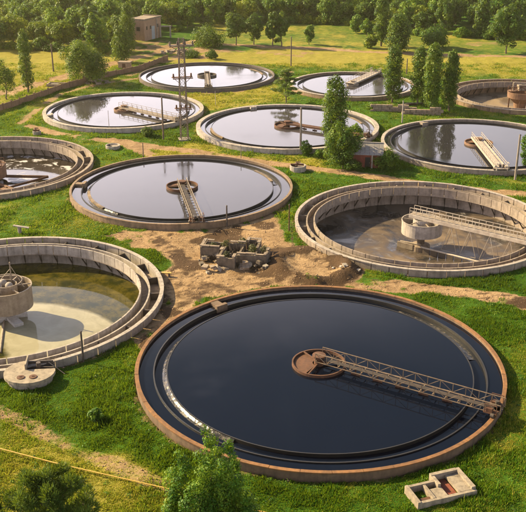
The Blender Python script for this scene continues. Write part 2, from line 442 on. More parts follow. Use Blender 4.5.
# ------------------------------------------------------------------ ground sheet
def axis(fine0, fine1, step, far0, far1):
    a = list(np.arange(fine0, fine1+1e-6, step)); s = step; v = fine1
    while v < far1: s *= 1.25; v += s; a.append(v)
    s = step; v = fine0; pre = []
    while v > far0: s *= 1.25; v -= s; pre.append(v)
    return np.array(pre[::-1] + a)
CELL = .75
gx = axis(-105, 105, CELL, -4000, 4000); gy = axis(45, 336, CELL, -1200, 6000)
X, Y = np.meshgrid(gx, gy); x = X.ravel().copy(); y = Y.ravel().copy()
for cx, cy, r in TK.values():
    rr = np.hypot(x-cx, y-cy); t = r - .17
    k = np.abs(rr - t) < .60*CELL
    sc = t/np.maximum(rr, .01)
    x[k] = cx + (x[k]-cx)*sc[k]; y[k] = cy + (y[k]-cy)*sc[k]
z = ground_height(x, y)
z[(np.abs(x) > 160) | (y > 480)] *= .3
for cx, cy, r in TK.values():
    rr = np.hypot(x-cx, y-cy)
    z[rr < r - .2] = -9.0
    z[np.abs(rr-(r-.17)) < .02] = -.1
nx, ny = len(gx), len(gy)
idx = np.arange(nx*ny).reshape(ny, nx)
F = np.stack([idx[:-1,:-1], idx[:-1,1:], idx[1:,1:], idx[1:,:-1]], -1).reshape(-1, 4)
def np_mesh(name, V, F, m, attrs=(), smooth=False):
    me = bpy.data.meshes.new(name); nv, nf, k = len(V), len(F), F.shape[1]
    me.vertices.add(nv); me.vertices.foreach_set('co', np.ascontiguousarray(V, dtype=np.float32).ravel())
    me.loops.add(nf*k); me.loops.foreach_set('vertex_index', np.ascontiguousarray(F, dtype=np.int32).ravel())
    me.polygons.add(nf); me.polygons.foreach_set('loop_start', np.arange(0, nf*k, k, dtype=np.int32))
    me.update(calc_edges=True)
    if smooth: me.polygons.foreach_set('use_smooth', np.ones(nf, bool))
    for an, dom, val in attrs:
        a = me.attributes.new(an, 'FLOAT', dom); a.data.foreach_set('value', np.ascontiguousarray(val, dtype=np.float32))
    for q in (m if isinstance(m, (list, tuple)) else [m]): me.materials.append(q)
    return me
dirt, dry, mud = masks(x, y)

def ground_mat():
    m, nt, out = nodes('ground_soil_and_turf')
    A = lambda n: N(nt, 'ShaderNodeAttribute', attribute_name=n).outputs['Fac']
    p = pos(nt); b = N(nt, 'ShaderNodeBsdfPrincipled', Roughness=.95); b.inputs['Specular IOR Level'].default_value = .1
    n_big = noise(nt, p, .12, 5, .6); n_pat = noise(nt, p, .055, 4, .6, .5); n_mid = noise(nt, p, .7, 6, .65, .4); n_fine = noise(nt, p, 3.5, 5, .7)
    green = mixc(nt, ramp(nt, n_mid, .35, .68), (.024,.086,.006), (.050,.125,.008))
    n_cl = noise(nt, p, 1.4, 6, .7, .6)
    green = mixc(nt, math_(nt, 'MULTIPLY', ramp(nt, n_cl, .48, .62), .75), green, (.026,.062,.007))
    green = mixc(nt, math_(nt, 'MULTIPLY', ramp(nt, n_fine, .42, .62), .55), green, (.028,.060,.008))
    dryc = mixc(nt, ramp(nt, n_mid, .3, .7), (.215,.195,.026), (.295,.245,.050))
    dryc = mixc(nt, math_(nt, 'MULTIPLY', ramp(nt, n_fine, .45, .62), .5), dryc, (.14,.145,.015))
    green = mixc(nt, math_(nt, 'MULTIPLY', ramp(nt, n_pat, .42, .62), .5), green, (.080,.165,.009))
    green = mixc(nt, math_(nt, 'MULTIPLY', ramp(nt, n_big, .52, .70), .6), green, (.040,.085,.012))
    dk = math_(nt, 'ADD', A('dry'), math_(nt, 'MULTIPLY', math_(nt, 'SUBTRACT', n_mid, .5), .9))
    col = mixc(nt, ramp(nt, dk, .2, .75), green, dryc)
    soil = mixc(nt, ramp(nt, n_mid, .32, .66), (.345,.235,.13), (.205,.130,.068))
    soil = mixc(nt, math_(nt, 'MULTIPLY', ramp(nt, noise(nt, p, 1.6, 7, .7, .8), .50, .66), .75), soil, (.15,.09,.046))
    soil = mixc(nt, math_(nt, 'MULTIPLY', ramp(nt, n_big, .5, .75), .5), soil, (.42,.30,.18))
    k = math_(nt, 'ADD', A('dirt'), math_(nt, 'MULTIPLY', math_(nt, 'SUBTRACT', n_fine, .5), .55))
    k = math_(nt, 'ADD', k, math_(nt, 'MULTIPLY', math_(nt, 'SUBTRACT', n_mid, .5), .5))
    col = mixc(nt, ramp(nt, k, .38, .62), col, soil)
    k2 = math_(nt, 'ADD', A('mud'), math_(nt, 'MULTIPLY', math_(nt, 'SUBTRACT', n_mid, .5), 1.1))
    col = mixc(nt, ramp(nt, k2, .38, .66), col, (.070,.043,.025))
    nt.links.new(col, b.inputs['Base Color'])
    h = math_(nt, 'ADD', n_mid, math_(nt, 'MULTIPLY', n_fine, .5))
    nt.links.new(bump(nt, h, .7, .35), b.inputs['Normal'])
    nt.links.new(b.outputs[0], out.inputs[0]); return m
M['ground'] = ground_mat()
gme = np_mesh('ground', np.stack([x, y, z], 1), F, M['ground'], (('dirt','POINT',dirt), ('dry','POINT',dry), ('mud','POINT',mud)), True)
tag(link('ground', gme), kind='structure')

# ------------------------------------------------------------------ tanks
def center(k, z=0.0): c = TK[k]; return (c[0], c[1], z)
def full_tank(k, label, rimm, sidem, weirm, wat, rimw=.34, foam=(), gap=None, weir_arcs=(), cap=True):
    cx, cy, R = TK[k]
    t = thing('settling_tank', label, 'settling tank', center(k), group='round settling tanks of the treatment plant')
    w = MB(); w.lathe([(R, -1.2), (R, RIM-.14), (R-rimw, RIM-.14), (R-rimw, -3.0), (R-rimw-.15, -3.0), (R-.05, -1.2)][:4] + [(R-rimw-.2, -3.0), (R-rimw-.2, -3.2), (R, -3.2)], 160)
    part('tank_wall', w, sidem, t, smooth=False)
    ns = 44; c = MB(); c.lathe([(R+.05, RIM-.138), (R+.05, RIM-.01), (R+.03, RIM), (R-rimw-.02, RIM), (R-rimw-.04, RIM-.02), (R-rimw-.04, RIM-.138)], 4, .0008, 2*PI/ns-.0008)
    cme = c.mesh('rim_coping', rimm); jr = random.Random(k)
    for q in range(ns): link('rim_coping', cme, t, (0, 0, jr.uniform(-.014, .012)), q*2*PI/ns).scale = (1+jr.uniform(-.0012, .0012),)*2 + (1,)
    zw = RIM-.42
    r1, r0 = R-2.05, R-3.35
    # the double weir ring: two thin crests with a launder between
    o = MB(); o.lathe([(r1+.14, zw-1.0), (r1+.14, zw+.12), (r1, zw+.12), (r1, zw-1.0)], 160); part('outer_weir', o, weirm, t)
    i = MB(); i.lathe([(r0, zw-1.0), (r0, zw+.05), (r0-.12, zw+.05), (r0-.12, zw-1.0)], 160); part('inner_weir', i, weirm, t)
    fl = MB(); fl.lathe([(r1, zw-.95), (r0, zw-.95), (r0, zw-1.0), (r1, zw-1.0)], 160); part('launder_floor', fl, weirm, t)
    for a0, a1, m in weir_arcs:  # tan lip over part of the inner weir
        e = MB(); e.lathe([(r0+.30, zw-.2), (r0+.30, zw+.10), (r0-.16, zw+.10), (r0-.16, zw-.2)], 40, math.radians(a0), math.radians(a1)); part('weir_lip', e, m, t)
    for g in (gap or ()):
        a = math.radians(g); pw = MB(); pw.box(r1-.05, R-rimw+.02, -.55, .55, zw-1, RIM-.05); pw.box(r1-.2, r1+.3, -.8, .8, zw-1, RIM+.12)
        link('partition', pw.mesh('partition', sidem), t, rz=a)
    wt = MB(); wt.disc(r0-.11, zw, 128)
    wt.lathe([(r1+.13, zw), (R-rimw+.02, zw)], 160, closed=False)
    wt.lathe([(r0-.01, zw-.34), (r1+.01, zw-.34)], 160, closed=False)
    tag(link('water', wt.mesh('water', wat), None, center(k)), kind='structure')
    for a0, a1 in foam:
        fm = MB(); fm.lathe([(r0-.01, zw-.04), (r0+.22, zw-.22), (r0+(.45 if a0 > 90 else .95), zw-.33)], 60, math.radians(a0), math.radians(a1), closed=False)
        tag(link('foam', fm.mesh('foam', M['w_foam']), None, center(k)), kind='stuff')
    return t

full_tank('A', 'largest nearest round tank brim full of near black water with an orange rusty rim', M['rim_rust'], M['rim_brown'], M['weir'], M['w_dark'],
          foam=((160, 238), (5, 52)), gap=(129,))
full_tank('B', 'brim full tank with tan rim in the middle left, dirt yard along its front', M['rim_tan'], M['rim_tan'], M['weir'], M['w_grey'],
          foam=((165, 235), (8, 40)), gap=(176,), weir_arcs=((12, 38, M['weir_tan']), (188, 222, M['weir_tan'])))
full_tank('C', 'farthest full tank, dark rimmed, behind the lattice pylon', M['rim_dark'], M['rim_dark'], M['weir'], M['w_lilac'], weir_arcs=((5, 40, M['weir_tan']),))
full_tank('D', 'pale rimmed full tank at the upper left beside the old brown wall', M['conc_white'], M['conc_white'], M['weir'], M['w_lilac'], rimw=.8, gap=(200,))
full_tank('E', 'full tank with broad whitish rim behind the concrete pole and the tall double poplar', M['conc_white'], M['conc_white'], M['weir'], M['w_lilac'], rimw=.9,
          gap=(115,), weir_arcs=((186, 215, M['weir_tan']), (8, 40, M['weir_tan'])))
full_tank('F', 'smaller full tank in the upper middle crossed by a bridge reaching its back rim', M['conc_white'], M['rim_tan'], M['weir'], M['w_lilac'], rimw=.6)
full_tank('G', 'full tank at the upper right mirroring the poplars as dark streaks', M['conc_white'], M['conc_pink'], M['weir'], M['w_grey'], rimw=.6, gap=(118,))

def empty_tank(k, label, cm, wallm, zf, floor, name='settling_tank', deep=1.2, drop=0.0, launder_mat=None):
    cx, cy, R = TK[k]; n = 48; st = 2*PI/n; g = .0035
    t = thing(name, label, 'settling tank', center(k), group='round settling tanks of the treatment plant')
    a0, a1 = g, st-g
    p = MB(); p.lathe([(R, -1.3), (R, RIM-.12), (R-.34, RIM-.12), (R-.34, -1.3)], 3, a0, a1)
    copies(link('wall_panel', p.mesh('wall_panel', wallm), t), n, st)
    c = MB(); c.lathe([(R+.08, RIM-.118), (R+.08, RIM), (R-.42, RIM), (R-.42, RIM-.118)], 4, .0012, 2*st-.0012)
    copies(link('coping', c.mesh('coping', cm), t), n//2, 2*st)
    # launder hung on brackets inside the wall
    fl = MB(); fl.lathe([(R-.342, -.55), (R-.342, -.70), (R-3.12, -.70), (R-3.12, -.55)], 144); part('launder_floor', fl, M['conc_pink'], t)
    md = MB(); md.lathe([(R-1.75, -.548), (R-1.75, .62), (R-1.95, .62), (R-1.95, -.548)], 144); part('launder_divider', md, launder_mat or cm, t)  # divider and panels share one concrete, the coping's unless another is given
    ip = MB(); ip.lathe([(R-2.92, -.548), (R-2.92, .80), (R-3.12, .80), (R-3.12, -.548)], 3, a0, a1)
    copies(link('launder_panel', ip.mesh('launder_panel', launder_mat or cm), t), n, st)
    tw = MB(); tw.lathe([(R-.36, -.702), (R-1.9, -.702), (R-1.9, -5.5), (R-.36, -5.5)], 3, a0, a1)
    copies(link('inner_panel', tw.mesh('inner_panel', wallm), t), n, st)
    br = MB(); br.bar((R-3.0, 0, -.72), (R-1.93, 0, -2.25), .13, .16); br.box(R-3.05, R-1.895, -.07, .07, -.86, -.702)
    copies(link('bracket', br.mesh('bracket', M['dark_steel']), t), n, st)
    # cross walls in the outer channel
    cw = MB(); cw.box(R-1.76, R-.33, -.09, .09, -.548, .45)
    o = link('cross_wall', cw.mesh('cross_wall', M['dark_steel'] if k == 'J' else M['conc_pink']), t)
    copies(o, 24, 2*PI/24, math.radians(4))
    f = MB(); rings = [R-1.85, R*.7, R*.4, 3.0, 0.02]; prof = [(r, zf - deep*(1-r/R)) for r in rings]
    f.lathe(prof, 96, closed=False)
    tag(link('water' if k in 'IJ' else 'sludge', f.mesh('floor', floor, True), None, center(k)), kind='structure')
    return t
cJ = TK['J']
empty_tank('J', 'half drained concrete tank at the left edge holding olive water and pale sediment painted sunlit', M['conc_white'], M['conc'], -2.5, pond('olive_pond', cJ[0]+1.4, cJ[1]-11.9), deep=0.0)
empty_tank('H', 'nearly empty concrete tank at the right with wet brown sludge on its floor', M['conc_white'], M['conc_pink'], -2.6, M['sludge'], deep=1.5, launder_mat=M['conc_pink'])
empty_tank('I', 'partly drained tank at the left edge with foam floating on dark water', M['conc_pink'], M['conc_pink'], -2.3, M['w_rusty'], deep=0.0)
empty_tank('K', 'drained tank at the upper right edge with a dry sludge floor', M['conc_pink'], M['rim_tan'], -2.2, M['sludge_dry'], deep=1.2)

# ------------------------------------------------------------------ scraper bridges
def truss(mb, L0, L1, y, z0, z1, w, step):
    mb.bar((L0, y, z0), (L1, y, z0), w); mb.bar((L0, y, z1), (L1, y, z1), w)
    n = max(1, round((L1-L0)/step)); d = (L1-L0)/n
    for i in range(n+1): mb.bar((L0+i*d, y, z0), (L0+i*d, y, z1), w*.8)
    for i in range(n):
        a, b = (z0, z1) if i % 2 else (z1, z0)
        mb.bar((L0+i*d, y, a), (L0+(i+1)*d, y, b), w*.7)
def rail(mb, L0, L1, y, z, h, w, step):
    for q in (h, h*.55): mb.bar((L0, y, z+q), (L1, y, z+q), w)
    n = max(1, round((L1-L0)/step)); d = (L1-L0)/n
    for i in range(n+1): mb.bar((L0+i*d, y, z), (L0+i*d, y, z+h), w)

def full_bridge(k, label, end, m, hub_r, hubm, w=1.5, over=1.0, z=RIM+.35, style='truss', back=.0, hub_h=.45, rails=True):
    cx, cy, R = TK[k]
    ex, ey = gp(*end, RIM+.3); a = math.atan2(ey-cy, ex-cx)
    t = thing('scraper_bridge', label, 'scraper bridge', center(k), a, 'rotating scraper bridges over the tanks')
    zw = RIM-.42
    h = MB(); h.lathe([(hub_r, zw-.8), (hub_r, zw+hub_h), (hub_r-.16, zw+hub_h), (hub_r-.16, zw-.8)], 48)
    part('hub_ring', h, hubm, t)
    hf = MB(); hf.lathe([(hub_r-.165, zw+.10), (.7, zw+.22)], 48, math.radians(150), math.radians(265), closed=False); part('hub_floor', hf, hubm, t)
    col = MB(); col.lathe([(.55, zw-.8), (.55, z+.25), (.75, z+.25), (.75, z+.45), (0.01, z+.5)], 20, closed=False); part('centre_column', col, hubm, t)
    sp = MB().bar((.5, 0, zw+hub_h-.05), (hub_r-.1, 0, zw+hub_h-.05), .16, .14); copies(link('spoke', sp.mesh('spoke', hubm), t), 3, 2*PI/3, .6)
    L0, L1 = -back, R+over-.6
    if style == 'truss':
        for s in (-1, 1):
            tr = MB(); truss(tr, L0, L1, s*w/2, z, z+1.0, .075, 1.35); part('side_truss', tr, m, t)
        dk = MB()
        dk.box(L0, L1, -.32, .32, z+.05, z+.10); part('deck', dk, M['deck'] if k in 'AB' else m, t)
        n = int((L1-L0)/1.35); cme = MB().bar((0, -w/2, z), (0, w/2, z), .1).mesh('cross_beam', m)
        for i in range(n+1): link('cross_beam', cme, t, (L0+i*1.35, 0, 0))
    else:
        gd = MB()
        for s in (-1, 1): gd.box(L0, L1, s*w/2-.09, s*w/2+.09, z-.28, z+.12)
        part('girder', gd, m, t)
        dk = MB(); dk.box(L0, L1, -w/2+.09, w/2-.09, z+.0, z+.06); part('deck', dk, m, t)
        if rails:
            for s in (-1, 1):
                r_ = MB(); rail(r_, L0+.1, L1-.2, s*w/2, z+.12, .95, .06, 1.7); part('handrail', r_, m, t)
    # end carriage running on the rim
    ca = MB(); ca.box(R-1.2, R+.15, -w/2-.35, w/2+.35, z-.02, z+.1); ca.box(R-.95, R-.35, -w/2-.3, -w/2+.2, z+.1, z+.5); ca.box(R-.9, R-.2, w/2-.3, w/2+.25, z+.1, z+.4)
    for q in (-w/2-.3, w/2+.3): ca.bar((R-1.1, q, z+.1), (R-1.1, q, z+1.0), .07); ca.bar((R+.1, q, z+.1), (R+.1, q, z+1.0), .07); ca.bar((R-1.1, q, z+1.0), (R+.1, q, z+1.0), .07)
    part('carriage', ca, M['rust'] if k in 'ABE' else m, t)
    mo = MB(); mo.tube([(R-1.2, -.2, z+.4), (R-.4, -.2, z+.4)], .24, 12); mo.tube([(R-.3, .35, z+.1), (R-.3, .35, z+.75)], .2, 12); part('motor', mo, M['dark_steel'], t)
    for s in (-1, 1):
        wh = MB(); wh.tube([(R-.45, s*(w/2+.3), RIM+.24), (R-.1, s*(w/2+.3), RIM+.24)], .24, 14); part('wheel', wh, M['dark_steel'], t)
    # scum board and scraper blades hanging into the water
    bl = MB(); bl.bar((0, 0, z), (0, 0, zw-.3), .1); bl.box(-.55, .55, -.05, .05, zw-.5, zw+.18); bme = bl.mesh('scraper_blade', M['rust'])
    for q in np.arange(hub_r+1.5, R-4.2, 2.6): link('scraper_blade', bme, t, (q, 0, 0))
    return t
full_bridge('A', 'long rusty lattice bridge across the nearest black tank', (494, 409), M['old_truss'], 3.0, M['rust'], w=1.7, hub_h=.32)
full_bridge('B', 'short looking brown truss bridge on the middle left tank pointing at the dirt yard', (197, 221), M['steel'], 2.8, M['rust'], w=1.6)
full_bridge('C', 'stubby bridge with a ring hub on the farthest tank', (208.5, 87.5), M['steel'], 2.7, M['dark_steel'], w=1.3)
full_bridge('D', 'long low bridge with railing on the pale rimmed tank beside the pylon', (186, 121.5), M['steel'], 2.4, M['rust_lite'], style='girder', w=1.2, back=1.2)
full_bridge('E', 'low bridge half hidden by the tall double poplar on the whitish tank', (377, 137), M['rust'], 2.9, M['rust'], style='girder', w=1.1, rails=False)
full_bridge('F', 'pale bridge running up to the back rim of the smaller upper tank', (380, 70), M['pale_steel'], 1.6, M['steel'], style='girder', w=2.4, back=2.0)
full_bridge('G', 'pale twin beam bridge on the tank mirroring the poplars', (501, 168), M['pale_steel'], 2.9, M['rust_lite'], style='girder', w=2.0, back=2.6)

# tall drums of the drained tanks
def drum_parts(t, r, z0, z1, m, inner=True, n=40, spokes=6, zf=-4.0, colm=None):
    d = MB(); d.lathe([(r, z0), (r, z1-.12), (r+.08, z1-.12), (r+.08, z1), (r-.08, z1), (r-.1, z0)], n); part('drum', d, m, t, smooth=False)
    s = MB().bar((r*.45, 0, z1-.12), (r-.05, 0, z1-.12), .14, .12); copies(link('spoke', s.mesh('spoke', M['steel']), t), spokes, 2*PI/spokes, .3)
    b = MB(); b.lathe([(r-.09, z0+.06), (r-.09, z0+.14), (.5, z0+.14), (.5, z0+.06)], n); part('drum_bottom', b, m, t)
    if inner:
        i_ = MB(); i_.lathe([(r*.45, z0+.3), (r*.45, z1+.25), (r*.45-.1, z1+.25), (r*.45-.1, z0+.3)], 28); part('inner_well', i_, m, t)
    c = MB(); c.lathe([(.6, zf), (.6, z0+.6), (.95, z0+.6), (.95, z1-.4), (.01, z1-.4)], 24, closed=False); part('centre_column', c, colm or M['conc'], t)

# H: bridge with drum
cH = TK['H']; ex, ey = gp(526, 239.5, 1.7); aH = math.atan2(ey-cH[1], ex-cH[0])
t = thing('scraper_bridge', 'railed pale walkway bridge with a round drum in the nearly empty right hand tank', 'scraper bridge', center('H'), aH, 'rotating scraper bridges over the tanks')
drum_parts(t, 3.2, -1.15, 1.0, M['conc_white'], zf=-5.0, colm=M['ruin'])
z0 = 1.75; L0, L1 = -2.0, 20.4
g_ = MB(); g_.box(L0, L1, -.85, -.65, z0-.55, z0); g_.box(L0, L1, .65, .85, z0-.55, z0); part('girder', g_, M['pale_steel'], t)
dk = MB()
for i in range(int((L1-L0)/.8)): dk.box(L0+i*.8, L0+i*.8+.77, -.65, .65, z0-.08, z0-.01)
part('deck', dk, M['steel'], t)
for s in (-1, 1):
    r_ = MB(); rail(r_, L0+.1, L1-.2, s*.75, z0, 1.1, .07, 1.1); part('handrail', r_, M['pale_steel'], t)
hg = MB()
for q in (5.2, 8.4, 11.6, 14.8):
    for s in (-1.3, 1.3): hg.bar((q, -.7, z0-.5), (q+s, -.7, -2.9), .06); hg.bar((q, .7, z0-.5), (q+s, .7, -2.9), .06)
    hg.bar((q-1.3, -.7, -2.9), (q+1.3, -.7, -2.9), .06)
part('hanger', hg, M['pale_steel'], t)
leg = MB(); leg.box(-.5, .5, -.6, .6, .6, z0-.55); part('bearing', leg, M['dark_steel'], t)
ca = MB(); ca.box(19.2, 20.9, -1.3, 1.3, RIM+.45, RIM+.62); part('carriage', ca, M['rust'], t)
for s in (-1, 1):
    wh = MB(); wh.tube([(19.65, s*1.0, RIM+.22), (20.0, s*1.0, RIM+.22)], .22, 14); part('wheel', wh, M['dark_steel'], t)
# scraper arms lying low over the sludge
b_ = MB(); b_.tube([(1.0, -1.6, -2.9), (12.5, -1.6, -2.6)], .15, 10); sa = part('scraper_arm', b_, M['pale_steel'], t, rz=-.06)
b_ = MB()
for i in range(8): b_.box(1.4+i*1.4, 2.6+i*1.4, -1.72, -1.55, -3.9, -2.95)
part('plough_board', b_, M['dark_steel'], sa)
b_ = MB(); b_.tube([(-3.2, -.8, -3.1), (.6, -1.0, -2.8)], .14, 8); b_.box(-3.4, -.6, -1.5, -1.2, -3.9, -3.0); part('short_arm', b_, M['steel'], t)
b_ = MB(); b_.lathe([(1.5, -4.6), (1.5, -3.2), (1.0, -3.0), (.62, -2.9)], 24, closed=False); part('turntable', b_, M['rubble'], t)

# J: drum with frames, no bridge in view
t = thing('inlet_drum', 'tan open topped drum with spokes standing in the olive water at the left edge', 'inlet drum', center('J'))
drum_parts(t, 3.25, -.75, 2.15, M['steel'], spokes=6, zf=-4.0)
f_ = MB(); f_.lathe([(2.2, 2.75), (2.2, 2.85), (2.1, 2.85), (2.1, 2.75)], 28)
for i in range(8):
    a = 2*PI*i/8; f_.bar((2.15*math.cos(a), 2.15*math.sin(a), 2.0), (2.15*math.cos(a), 2.15*math.sin(a), 2.8), .07)
part('guard_rail', f_, M['steel'], t)
f_ = MB(); f_.tube([(.5, 1.2, 1.5), (.5, 1.2, 4.9)], .09, 8); f_.bar((.5, 1.2, 4.5), (2.6, -.6, 2.2), .05); f_.bar((.5, 1.2, 4.0), (-1.2, .2, 2.2), .05); part('mast', f_, M['steel'], t)
for (a, b, r) in ((-.5, .5, .55), (.6, -.4, .5), (-.7, -.7, .45)):
    f_ = MB(); f_.lathe([(.01, 2.75), (r*.6, 2.7), (r, 2.45), (r, 2.0)], 14, closed=False); part('valve_cover', f_, M['conc_white'], t, loc=(a, b, 0), smooth=True)
f_ = MB()
for (a, l, w_) in ((-.9, 2.6, 1.2), (-2.3, 2.4, .9), (.3, 1.8, .7), (2.6, 2.6, .8)):
    f_.box(.5, .5+l, -w_/2, w_/2, -2.6, -2.1, Matrix.Rotation(a, 4, 'Z'))
part('baffle', f_, M['white_sludge'], t)
f_ = MB(); f_.tube([(-.4, -1, -2.45), (1.4, -9.5, -2.45)], .16, 8); f_.tube([(-1.4, -1, -2.45), (-.6, -9.5, -2.45)], .12, 8); part('pipe', f_, M['steel'], t)

# I: rusty drum, fallen arms in the water
t = thing('inlet_drum', 'rust red drum at the left edge of the foamy tank', 'inlet drum', center('I'))
drum_parts(t, 3.4, -1.6, .7, M['rust_lite'], spokes=6, zf=-4)
f_ = MB(); rail(f_, -3, 3, 1.0, .8, 1.0, .09, 1.5); rail(f_, -3, 3, -1.0, .8, 1.0, .09, 1.5); f_.box(-3.3, 3.3, -1, 1, .72, .8); part('platform', f_, M['rust'], t)
for (n_, p0, p1, r) in (('a', (1.5, -1, -2.0), (11.5, -3.5, -1.9), .32), ('b', (2, 1, -1.5), (9.5, 6.0, -1.9), .3), ('c', (9.5, 6, -1.9), (6, -8, -2.0), .22), ('d', (2.5, -2.5, -2), (5.5, -10, -1.9), .3)):
    f_ = MB(); f_.tube([p0, p1], r, 8); sa = part('scraper_arm', f_, M['rust'], t, rz=-.5)
f_ = MB(); f_.box(7, 12.4, -4.4, -3.4, -2.4, -1.7); f_.box(5.0, 6.6, -10.5, -8.2, -2.4, -1.7); part('plough_board', f_, M['rust_lite'], sa)

# K: rusty funnel drum with a bridge going right
cK = TK['K']; aK = math.radians(12)
t = thing('scraper_bridge', 'rust red drum and bridge at the right edge of the drained upper tank', 'scraper bridge', center('K'), aK, 'rotating scraper bridges over the tanks')
f_ = MB(); f_.lathe([(3.4, 1.6), (3.3, .1), (2.9, -.1), (1.6, -1.3), (1.4, -3.4)], 36, closed=False); f_.lathe([(3.4, 1.6), (3.2, 1.6), (3.1, 0)], 36, closed=False)
part('drum', f_, M['rust_lite'], t)
f_ = MB()
for i in range(6): a = i*PI/3; f_.bar((3.2*math.cos(a), 3.2*math.sin(a), .1), (3.2*math.cos(a), 3.2*math.sin(a), -3.4), .14)
part('leg', f_, M['rust'], t)
f_ = MB(); truss(f_, -3.2, 19.5, -.9, 1.9, 3.0, .12, 1.4); part('side_truss', f_, M['rust'], t)
f_ = MB(); truss(f_, -3.2, 19.5, .9, 1.9, 3.0, .12, 1.4); part('side_truss', f_, M['rust'], t)
f_ = MB(); f_.box(-3.2, 19.6, -.8, .8, 1.85, 1.95); part('deck', f_, M['rust_lite'], t)
f_ = MB(); f_.box(-1, 1, -.7, .7, 1.95, 3.3); f_.tube([(-2.3, 0, 2), (-2.3, 0, 3.9)], .2, 10); f_.tube([(-2.3, 0, 3.9), (1.8, .2, 3.2)], .14, 8); part('drive', f_, M['steel'], t)
f_ = MB(); f_.tube([(-13.5, 6.5, -2.35), (-6, -1.0, -2.75)], .22, 8); part('scraper_arm', f_, M['dark_steel'], t, rz=-aK)

# ------------------------------------------------------------------ poles
def pole(name, bx, by, ty, r, m, label, cat='pole', top=None, cross=False):
    X_, Y_ = gp(bx, by); h = zat(X_, Y_, ty)
    t = thing(name, label, cat, (X_, Y_, 0))
    s = MB(); s.tube([(0,0,-.3), (0,0,h*.5), (0.0,0,h)], [r, r*.9, r*.75], 10); part('shaft', s, m, t)
    c_ = MB(); c_.tube([(0,0,h), (0,0,h+.12)], [r*1.05, r*.6], 10); part('cap', c_, M['dark_steel'], t)
    if cross:
        c_ = MB(); c_.bar((-.9, 0, h-.3), (.9, 0, h-.3), .12)
        for q in (-.8, .8): c_.tube([(q, 0, h-.25), (q, 0, h+.0)], .06, 6)
        part('cross_arm', c_, m, t)
    return t
pole('pole', 83.5, 362, 332, .13, M['dark_steel'], 'short dark steel post outside the rim of the olive water tank')
pole('pole', 227, 226.5, 206, .15, M['dark_steel'], 'short dark post on the front right rim of the middle left tank')
pole('pole', 289, 231, 205, .11, M['rust'], 'thin rusty post between the middle left tank and the sludge tank')
pole('pole', 143.5, 158, 143.5, .10, M['dark_steel'], 'thin dark post behind the middle left tank with its reflection in the water')
pole('utility_pole', 163.5, 139, 97.5, .20, M['pole_wood'], 'weathered pole left of the lattice pylon', 'pole')
pole('utility_pole', 300.5, 153, 108, .24, M['pole_conc'], 'thick concrete pole in front of the whitish tank beside a round bush')
pole('utility_pole', 515, 180, 135, .22, M['pole_conc'], 'concrete pole at the right edge in front of the mirroring tank')
pole('utility_pole', 402, 123, 101, .16, M['conc_white'], 'thin whitish post in front of the ruined low walls')
pole('utility_pole', 291, 66.5, 37, .20, M['pole_wood'], 'wooden pole on the dry grass behind the farthest tank', cross=False)
pole('utility_pole', 53.5, 71.5, 44, .22, M['pole_wood'], 'wooden pole in the yellow meadow left of the big round tree', cross=True)
pole('utility_pole', 406.5, 74, 59, .18, M['pole_wood'], 'short wooden pole between the poplars on the dry meadow')
pole('pole', 109.3, 130, 111, .06, M['steel'], 'very thin rod at the front rim of the pale rimmed tank')
pole('pole', 215.5, 106, 91, .07, M['pale_steel'], 'thin pale rod in the grass left of the whitish tank')
pole('pole', 241, 161, 146, .08, M['steel'], 'thin grey rod behind the right half of the middle left tank')

# lattice pylon
X_, Y_ = gp(184.5, 139.5); hT = zat(X_, Y_, 38)
t = thing('lattice_pylon', 'slim rusty lattice pylon with three cross platforms rising in front of the upper tanks', 'pylon', (X_, Y_, 0), .25)
w0, w1 = .78, .52
for sx in (-1, 1):
    for sy in (-1, 1):
        l_ = MB(); l_.bar((sx*w0, sy*w0, -.3), (sx*w1, sy*w1, hT), .13); part('leg', l_, M['pylon'], t)
lt = MB(); nb = 16
for i in range(nb):
    za, zb = hT*i/nb, hT*(i+1)/nb; wa, wb = w0+(w1-w0)*i/nb, w0+(w1-w0)*(i+1)/nb
    for ax in (0, 1):
        for s in (-1, 1):
            P_ = (lambda q, w, z: (q*w, s*w, z)) if ax else (lambda q, w, z: (s*w, q*w, z))
            lt.bar(P_(-1, wa, za), P_(1, wb, zb), .05); lt.bar(P_(1, wa, za), P_(-1, wb, zb), .05); lt.bar(P_(-1, wb, zb), P_(1, wb, zb), .05)
part('lattice', lt, M['pylon'], t)
for py, wd in ((45, 2.6), (77, 2.1), (108, 1.7)):
    zz = zat(X_, Y_, py); a_ = MB()
    a_.box(-wd, wd, -.5, .5, zz-.08, zz+.04); a_.box(-wd, wd, -.95, -.8, zz-.25, zz-.08); a_.box(-wd, wd, .8, .95, zz-.25, zz-.08)
    for q in np.linspace(-wd+.25, wd-.25, 4): a_.tube([(q, 0, zz), (q, 0, zz+.75)], [.22, .14], 8)
    for s in (-1, 1): a_.bar((s*w0, 0, zz-1.1), (s*wd*.9, 0, zz-.1), .09)
    part('cross_platform', a_, M['rust'] if py > 60 else M['pylon'], t)
bs = MB(); bs.box(-1.2, 1.2, -1.2, 1.2, -.3, .22); part('footing', bs, M['conc'], t)

# ------------------------------------------------------------------ buildings and yard things
def prism(mb, poly, z0, z1):
    n = len(poly)
    return mb.add([(x, y, z0) for x, y in poly]+[(x, y, z1) for x, y in poly], [tuple(range(n))[::-1], tuple(range(n, 2*n))]+[(i, (i+1) % n, n+(i+1) % n, n+i) for i in range(n)])
